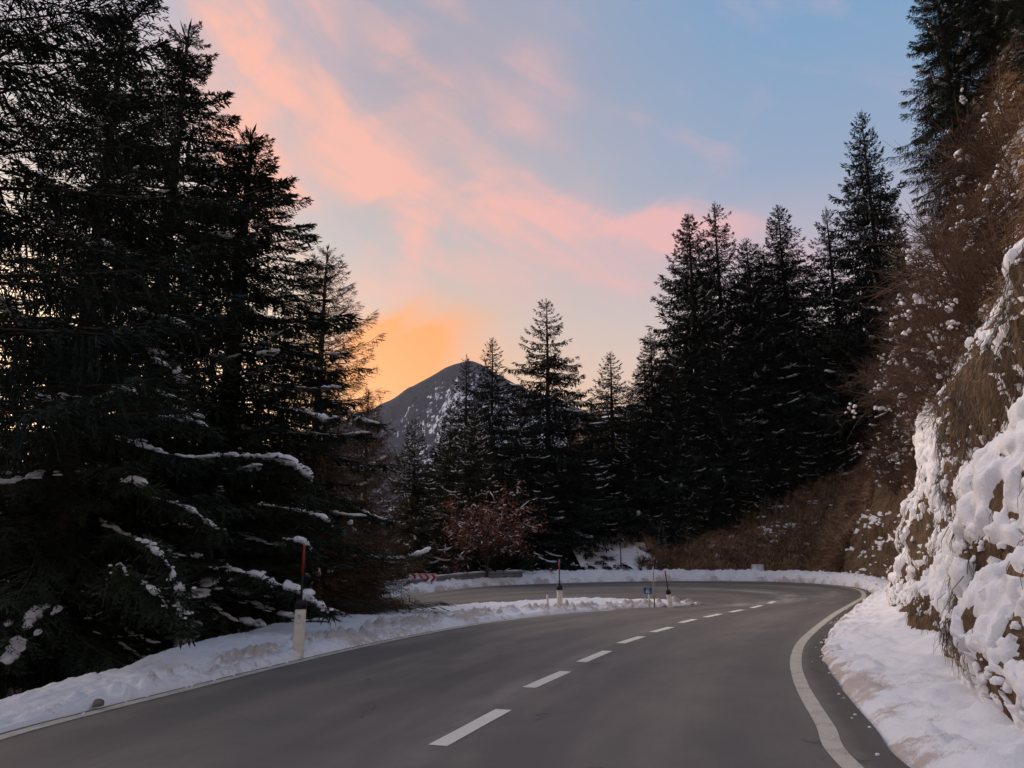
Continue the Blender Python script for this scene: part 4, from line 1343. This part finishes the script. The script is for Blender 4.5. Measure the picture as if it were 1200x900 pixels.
def twiggy(seed, H, stems, spread, levels=3, rad=.02, leaf=0, leaf_s=.05, kids=5, droop=.15, snow=0, trunk_h=0.0):
    r_ = np.random.default_rng(seed)
    W = MB(); LV = []; SN = MB()

    def grow(p, d, l, r0, lv):
        n = 4
        pts = [p]
        for i in range(n):
            d = d + r_.normal(0, .16, 3) + np.array([0, 0, .05 if lv < 2 else -droop * .3]); d /= np.linalg.norm(d)
            pts.append(pts[-1] + d * l / n)
        W.tube(pts, np.linspace(r0, r0 * .45, n + 1), 4 if lv else 6, caps=False)
        if snow and lv >= 1 and r_.random() < snow and abs(d[2]) < .75:
            i0_ = r_.integers(0, n - 1); seg = np.array(pts[i0_:i0_ + 3]) + np.array([0, 0, .5 * r0 + .012])
            if leaf:
                SN.tube(seg, np.array([.012, .034, .014]) * r_.uniform(.7, 1.5), 5, ecc=.6)
            else:
                for q_ in range(r_.integers(3, 8)):
                    Vl, Fl = LUMPS[r_.integers(8)]; s_ = r_.uniform(.014, .045)
                    cs_ = seg[0] + (seg[2] - seg[0]) * r_.uniform(0, 1)
                    SN.add((Vl * np.array([1, 1, 1.5]) + r_.normal(0, .16, Vl.shape)) * s_ + cs_ + r_.normal(0, .03, 3), Fl)
        if lv < levels:
            for k in range(kids + (2 if lv == 0 else 0)):
                t_ = r_.uniform(.25, 1)
                q_ = np.array(pts[min(n, int(t_ * n))])
                dd = d + r_.normal(0, .75, 3); dd[2] = dd[2] * .6 + .12; dd /= np.linalg.norm(dd)
                grow(q_, dd, l * r_.uniform(.4, .68), r0 * .5, lv + 1)
        elif leaf:
            for k in range(leaf):
                q_ = np.array(pts[r_.integers(1, n + 1)]) + r_.normal(0, .05, 3)
                a = r_.normal(size=3); a /= np.linalg.norm(a); b = np.cross(a, r_.normal(size=3)); b /= np.linalg.norm(b) + 1e-9
                s_ = leaf_s * r_.uniform(.6, 1.3)
                LV.append((q_, q_ + a * s_ * .5 + b * s_ * .32, q_ + a * s_, q_ + a * s_ * .5 - b * s_ * .32))
    base = np.array([0, 0, 0.0])
    if trunk_h:
        W.tube([(0, 0, -.3), (0.02, 0, trunk_h * .5), (0.05, .02, trunk_h)], [rad * 2.2, rad * 1.9, rad * 1.5], 9)
        base = np.array([.05, .02, trunk_h])
    for k in range(stems):
        a = k * 2 * math.pi / stems + r_.normal(0, .3)
        d = np.array([math.cos(a) * spread, math.sin(a) * spread, 1.0]) + r_.normal(0, .12, 3); d /= np.linalg.norm(d)
        b0 = base - np.array([0, 0, r_.uniform(0, trunk_h * .4)]) if trunk_h else base + np.array([math.cos(a), math.sin(a), 0]) * .15 * r_.uniform(0, 1)
        grow(b0, d, H * r_.uniform(.5, .75), rad, 0)
    return W, LV, SN


W, LV, SN = twiggy(11, 4.3, 8, .55, 3, .040, leaf=5, leaf_s=.085, kids=5, snow=.20, trunk_h=1.15)
x, y, _ = at(570, 690, 37.0)
e = empty('beech_tree', (x, y, float(G(x, y)) - .05), 'small tree with withered reddish brown leaves and snow behind the lower road', 'tree')
W.build('trunk', M_bark, e)
V = np.array(LV).reshape(-1, 3)
o = link('foliage', mesh_np('foliage', V, np.arange(len(V)).reshape(-1, 4), M_leaf), e); o['kind'] = 'stuff'
o = SN.build('snow_load', M_tsnow, e, True); o['kind'] = 'stuff'
# move it just clear of the asphalt: its foot stands in the snow outside the guardrail
SHRUB = []
for k in range(4):
    W, LV, SN = twiggy(30 + k, 2.2, 12, .55, 2, .014, kids=8, snow=.022)
    SHRUB.append([('branches', W.mesh('shrub_branches', M_brush), True), ('snow_load', SN.mesh('shrub_snow', M_tsnow, True), True)])
GS = 'brown leafless bushes on the steep right-hand slope'
n_s = 0
BL = [('brown leafless bush just above the bare face of the near bank', 'brown leafless bush high above the near bank at the right edge'),
      ('brown leafless bush beside the far end of the snowy bank', 'brown leafless bush high on the slope below the huge dark spruces'),
      ('small leafless bush in the dead grass of the slope behind the hairpin', 'small leafless bush at the wood edge above the brown slope')]
tries = 0
while n_s < 84 and tries < 4000:
    tries += 1
    i = int(np.searchsorted(ss, rng.uniform(aY(8), ss[-1]))) - 1; j = rng.integers(80, 310)
    p = B1[i, j]
    hgt = prof2[i, j, 1]
    if hgt > 22: continue
    if wE[i] > .3 or p[1] < 9: continue
    if wN[i] > .5 and hgt < 6.6: continue
    if wM[i] > .5 and hgt < 3.6 : continue
    if wF[i] > .5 and (hgt < 3.2 or rng.random() < .72): continue
    s_ = rng.uniform(.55, 1.15) * (1.0 if wF[i] < .5 else .5)
    e = plant('bush', SHRUB[n_s % 4], (p[0] + .05, p[1], p[2] - .15), BL[int(wM[i] > .5) + 2 * int(wF[i] > .5)][int(hgt > 11)], 'bush', GS,
              rng.uniform(0, 6.28), s_)
    e.rotation_euler = (0, -.35 * (wN[i] + wM[i]), rng.uniform(0, 6.28))
    n_s += 1

# singled out plants round the hairpin


def stand(proto, px, py, Y, h, label, group=None, name='spruce_tree', cat='spruce', hill=True):
    x, y, _ = at(px, py, Y)
    z0 = hill_z(x, y) if hill else ground_z(x, y)
    H0, parts = PROTO[proto]
    return plant(name, parts, (x, y, z0 - .1), label, cat, group, rng.uniform(0, 6.28), h / H0)


for k, (px, py, Y, h_) in enumerate([(812, 618, 45.6, 5.5), (840, 612, 46.4, 6), (862, 606, 46.8, 5), (885, 600, 47.4, 6.5), (908, 592, 48, 5.5), (935, 583, 48.4, 6.5),
                                     (955, 577, 48.6, 5), (975, 568, 48.8, 6.5), (995, 562, 47.6, 5.5), (1012, 556, 46.5, 6), (790, 628, 45.0, 4)]):
    stand(('fir2', 'far', 'fir')[k % 3], px, py, Y, h_, ('second', 'third', 'fourth', 'fifth', 'sixth', 'seventh', 'eighth', 'ninth', 'tenth', 'rightmost', 'leftmost')[k] + ' of the low dark spruces along the wood edge above the brown slope', 'low spruces along the wood edge')
nb_ = 0
for q_ in range(4000):
    if nb_ >= 26: break
    i = int(np.searchsorted(ss, rng.uniform(aY(17), aY(28) + 8))) - 1; j = rng.integers(120, 300)
    p = B1[i, j]; v_ = p - np.array([0, 0, CAMZ]); dpt = v_[1] * CT + v_[2] * ST
    if dpt < 5: continue
    qx = 600 + F_PX * v_[0] / dpt; qy = 450 - F_PX * (v_[2] * CT - v_[1] * ST) / dpt
    if not (1040 < qx < 1190 and 130 < qy < 500): continue
    e = plant('bush', SHRUB[nb_ % 4], (p[0] + .1, p[1], p[2] - .2), 'tall tangled brown bush caked with snow on the cliff beside the dark spruces', 'bush', 'tall tangled bushes on the cliff', 0, rng.uniform(1.2, 1.9))
    e.rotation_euler = (0, -.5, rng.uniform(0, 6.28)); nb_ += 1
GY = 'small spruces at the foot of the grove'
stand('young', 745, 655, 46, 2.6, 'small dark spruce standing in the snow beyond the hairpin', GY, hill=False)
stand('young', 800, 650, 45.5, 3.4, 'young spruce sprinkled with snow at the left end of the brown slope', GY)
stand('young', 776, 655, 44.6, 1.6, 'tiny snowy spruce where the brown slope begins', GY)
stand('young', 900, 610, 46.5, 1.5, 'dark little evergreen in the brown slope with a snow patch', GY)
stand('young', 448, 660, 37, 3.0, 'young snowy spruce behind the left end of the guardrail', GY, hill=False)
stand('young', 475, 650, 42, 4.0, 'young spruce behind the chevron board', GY, hill=False)
for k, (px, Y, s_, lb) in enumerate([(770, 42.9, .45, 'snow crusted bush at the left end of the brown slope'), (752, 43.4, .35, 'low bush half buried in snow beyond the hairpin'),
                                     (640, 40.0, .5, 'snowy low bush behind the red topped pole'), (612, 39, .5, 'reddish bush right of the withered tree'),
                                     (460, 33.5, .55, 'twiggy bush before the left end of the guardrail'), (530, 38, .7, 'bare bush between chevron board and withered tree')]):
    x, y, _ = at(px, 670, Y)
    z0 = max(hill_z(x, y), float(G(x, y)))
    plant('bush', SHRUB[k % 4], (x, y, z0 - .05), lb, 'bush', 'low bushes round the hairpin', rng.uniform(0, 6), s_)
# pale leaning sapling
x, y, z0 = at(846, 612, 46.5); zt = at(828, 548, 46.5)
z0 = hill_z(x, y)
sp_o = MB().tube([(0, 0, -.2), (-.15, 0, (zt[2] - z0) * .35), ((zt[0] - x) * .75, 0, (zt[2] - z0) * .8), (zt[0] - x, 0, zt[2] - z0)], [.05, .045, .03, .012], 7)
tag(sp_o.build('sapling', M_pale, shade=True, loc=(x, y, z0)), 'pale thin leaning sapling trunk against the dark grove', 'sapling')

# ------------------------------------------------------------------ grass


def blades(P, N_, n, lmin, lmax, w, hangf, m, name, label, jitter=.5):
    r_ = np.random.default_rng(len(P))
    idx = r_.integers(0, len(P), n)
    b = P[idx] + r_.normal(0, .05, (n, 3)) * np.array([1, 1, .6])
    nn = N_[idx]
    d = nn * (1 - hangf) + np.array([0, 0, 1.0]) * (.55 - 1.3 * hangf) + r_.normal(0, jitter, (n, 3)) * .6
    d /= np.linalg.norm(d, axis=1)[:, None]
    sv = np.cross(d, r_.normal(size=(n, 3))); sv /= np.linalg.norm(sv, axis=1)[:, None] + 1e-9
    l = r_.uniform(lmin, lmax, n)[:, None]
    mid = b + nn * .04 + d * l * .5
    tip_ = b + d * l + np.array([0, 0, -.25]) * l
    V = np.stack([b - sv * w * .5, b + sv * w * .5, mid + sv * w * .4, tip_, mid - sv * w * .4], 1).reshape(-1, 3)
    k = np.arange(n)[:, None] * 5
    Fq = k + np.array([[0, 1, 2, 4]]); Ft_ = k + np.array([[4, 2, 3]])
    return tag(link(name, mesh_np(name, V, [Fq, Ft_], m)), label, 'grass', kind='stuff')


flatP = B1.reshape(-1, 3); flatN = n1.reshape(-1, 3); ff = f.ravel(); zf = prof2[..., 1].ravel()
WNm = np.repeat(wN[:, None], B1.shape[1], 1).ravel(); WF_ = np.repeat((wF + .4 * wE)[:, None], B1.shape[1], 1).ravel(); WM_ = np.repeat(wM[:, None], B1.shape[1], 1).ravel()
sel = (WF_ > .4) & (ff < .02) & (zf < 9) & (zf > .05)
blades(flatP[sel], flatN[sel], 46000, .22, .55, .035, .36, M_grass, 'slope_grass', 'dense dead brown grass on the slope behind the hairpin')
sel = ((WNm > .5) | (WM_ > .5)) & (ff < -.15) & (flatP[:, 1] > 4) & (zf > .55) & (zf < 7.5)
blades(flatP[sel], flatN[sel], 30000, .10, .40, .0085, .95, M_grass2, 'hanging_grass', 'dry grass hanging down the bare patches of the near bank', .28)
sel = ((WNm > .5) | (WM_ > .5)) & (ff < .0) & (zf >= 6.5) & (zf < 22) & (flatP[:, 1] > 9)
blades(flatP[sel], flatN[sel], 34000, .25, .7, .03, .6, M_grass, 'cliff_grass', 'brown dead grass and stalks high on the right-hand slope')

# ------------------------------------------------------------------ stones and snow blocks
p_ = front[np.argmin(np.abs(front[:, 1] - 8.05))]
Vl, Fl = lump(55, flat=.75)
tag(MB().add(Vl * .058, Fl).build('stone', M_stone, shade=True, loc=(p_[0] + .04, p_[1], .05)), 'single brown stone lying on the left edge line', 'stone')
x, y, z = at(888, 667, 41.6)
tag(MB().box((0, 0, 0), (.55, .4, .5), .3, .06).build('snow_block', M_tsnow, loc=(x, y, z)), 'upright block of snow on the bank before the brown slope', 'snow block')

# ------------------------------------------------------------------ air
hz = bpy.data.materials.new('air'); hz.use_nodes = True
t = hz.node_tree; t.nodes.clear()
o_ = N(t, 'ShaderNodeOutputMaterial'); v_ = N(t, 'ShaderNodeVolumePrincipled')
v_.inputs['Color'].default_value = (.80, .80, .92, 1); v_.inputs['Density'].default_value = .00009
L(t, v_.outputs[0], o_.inputs['Volume'])
tag(MB().box((0, 1250, 185), (5600, 2920, 470)).build('haze', hz), 'thin evening haze in the valley air', 'haze', kind='stuff')
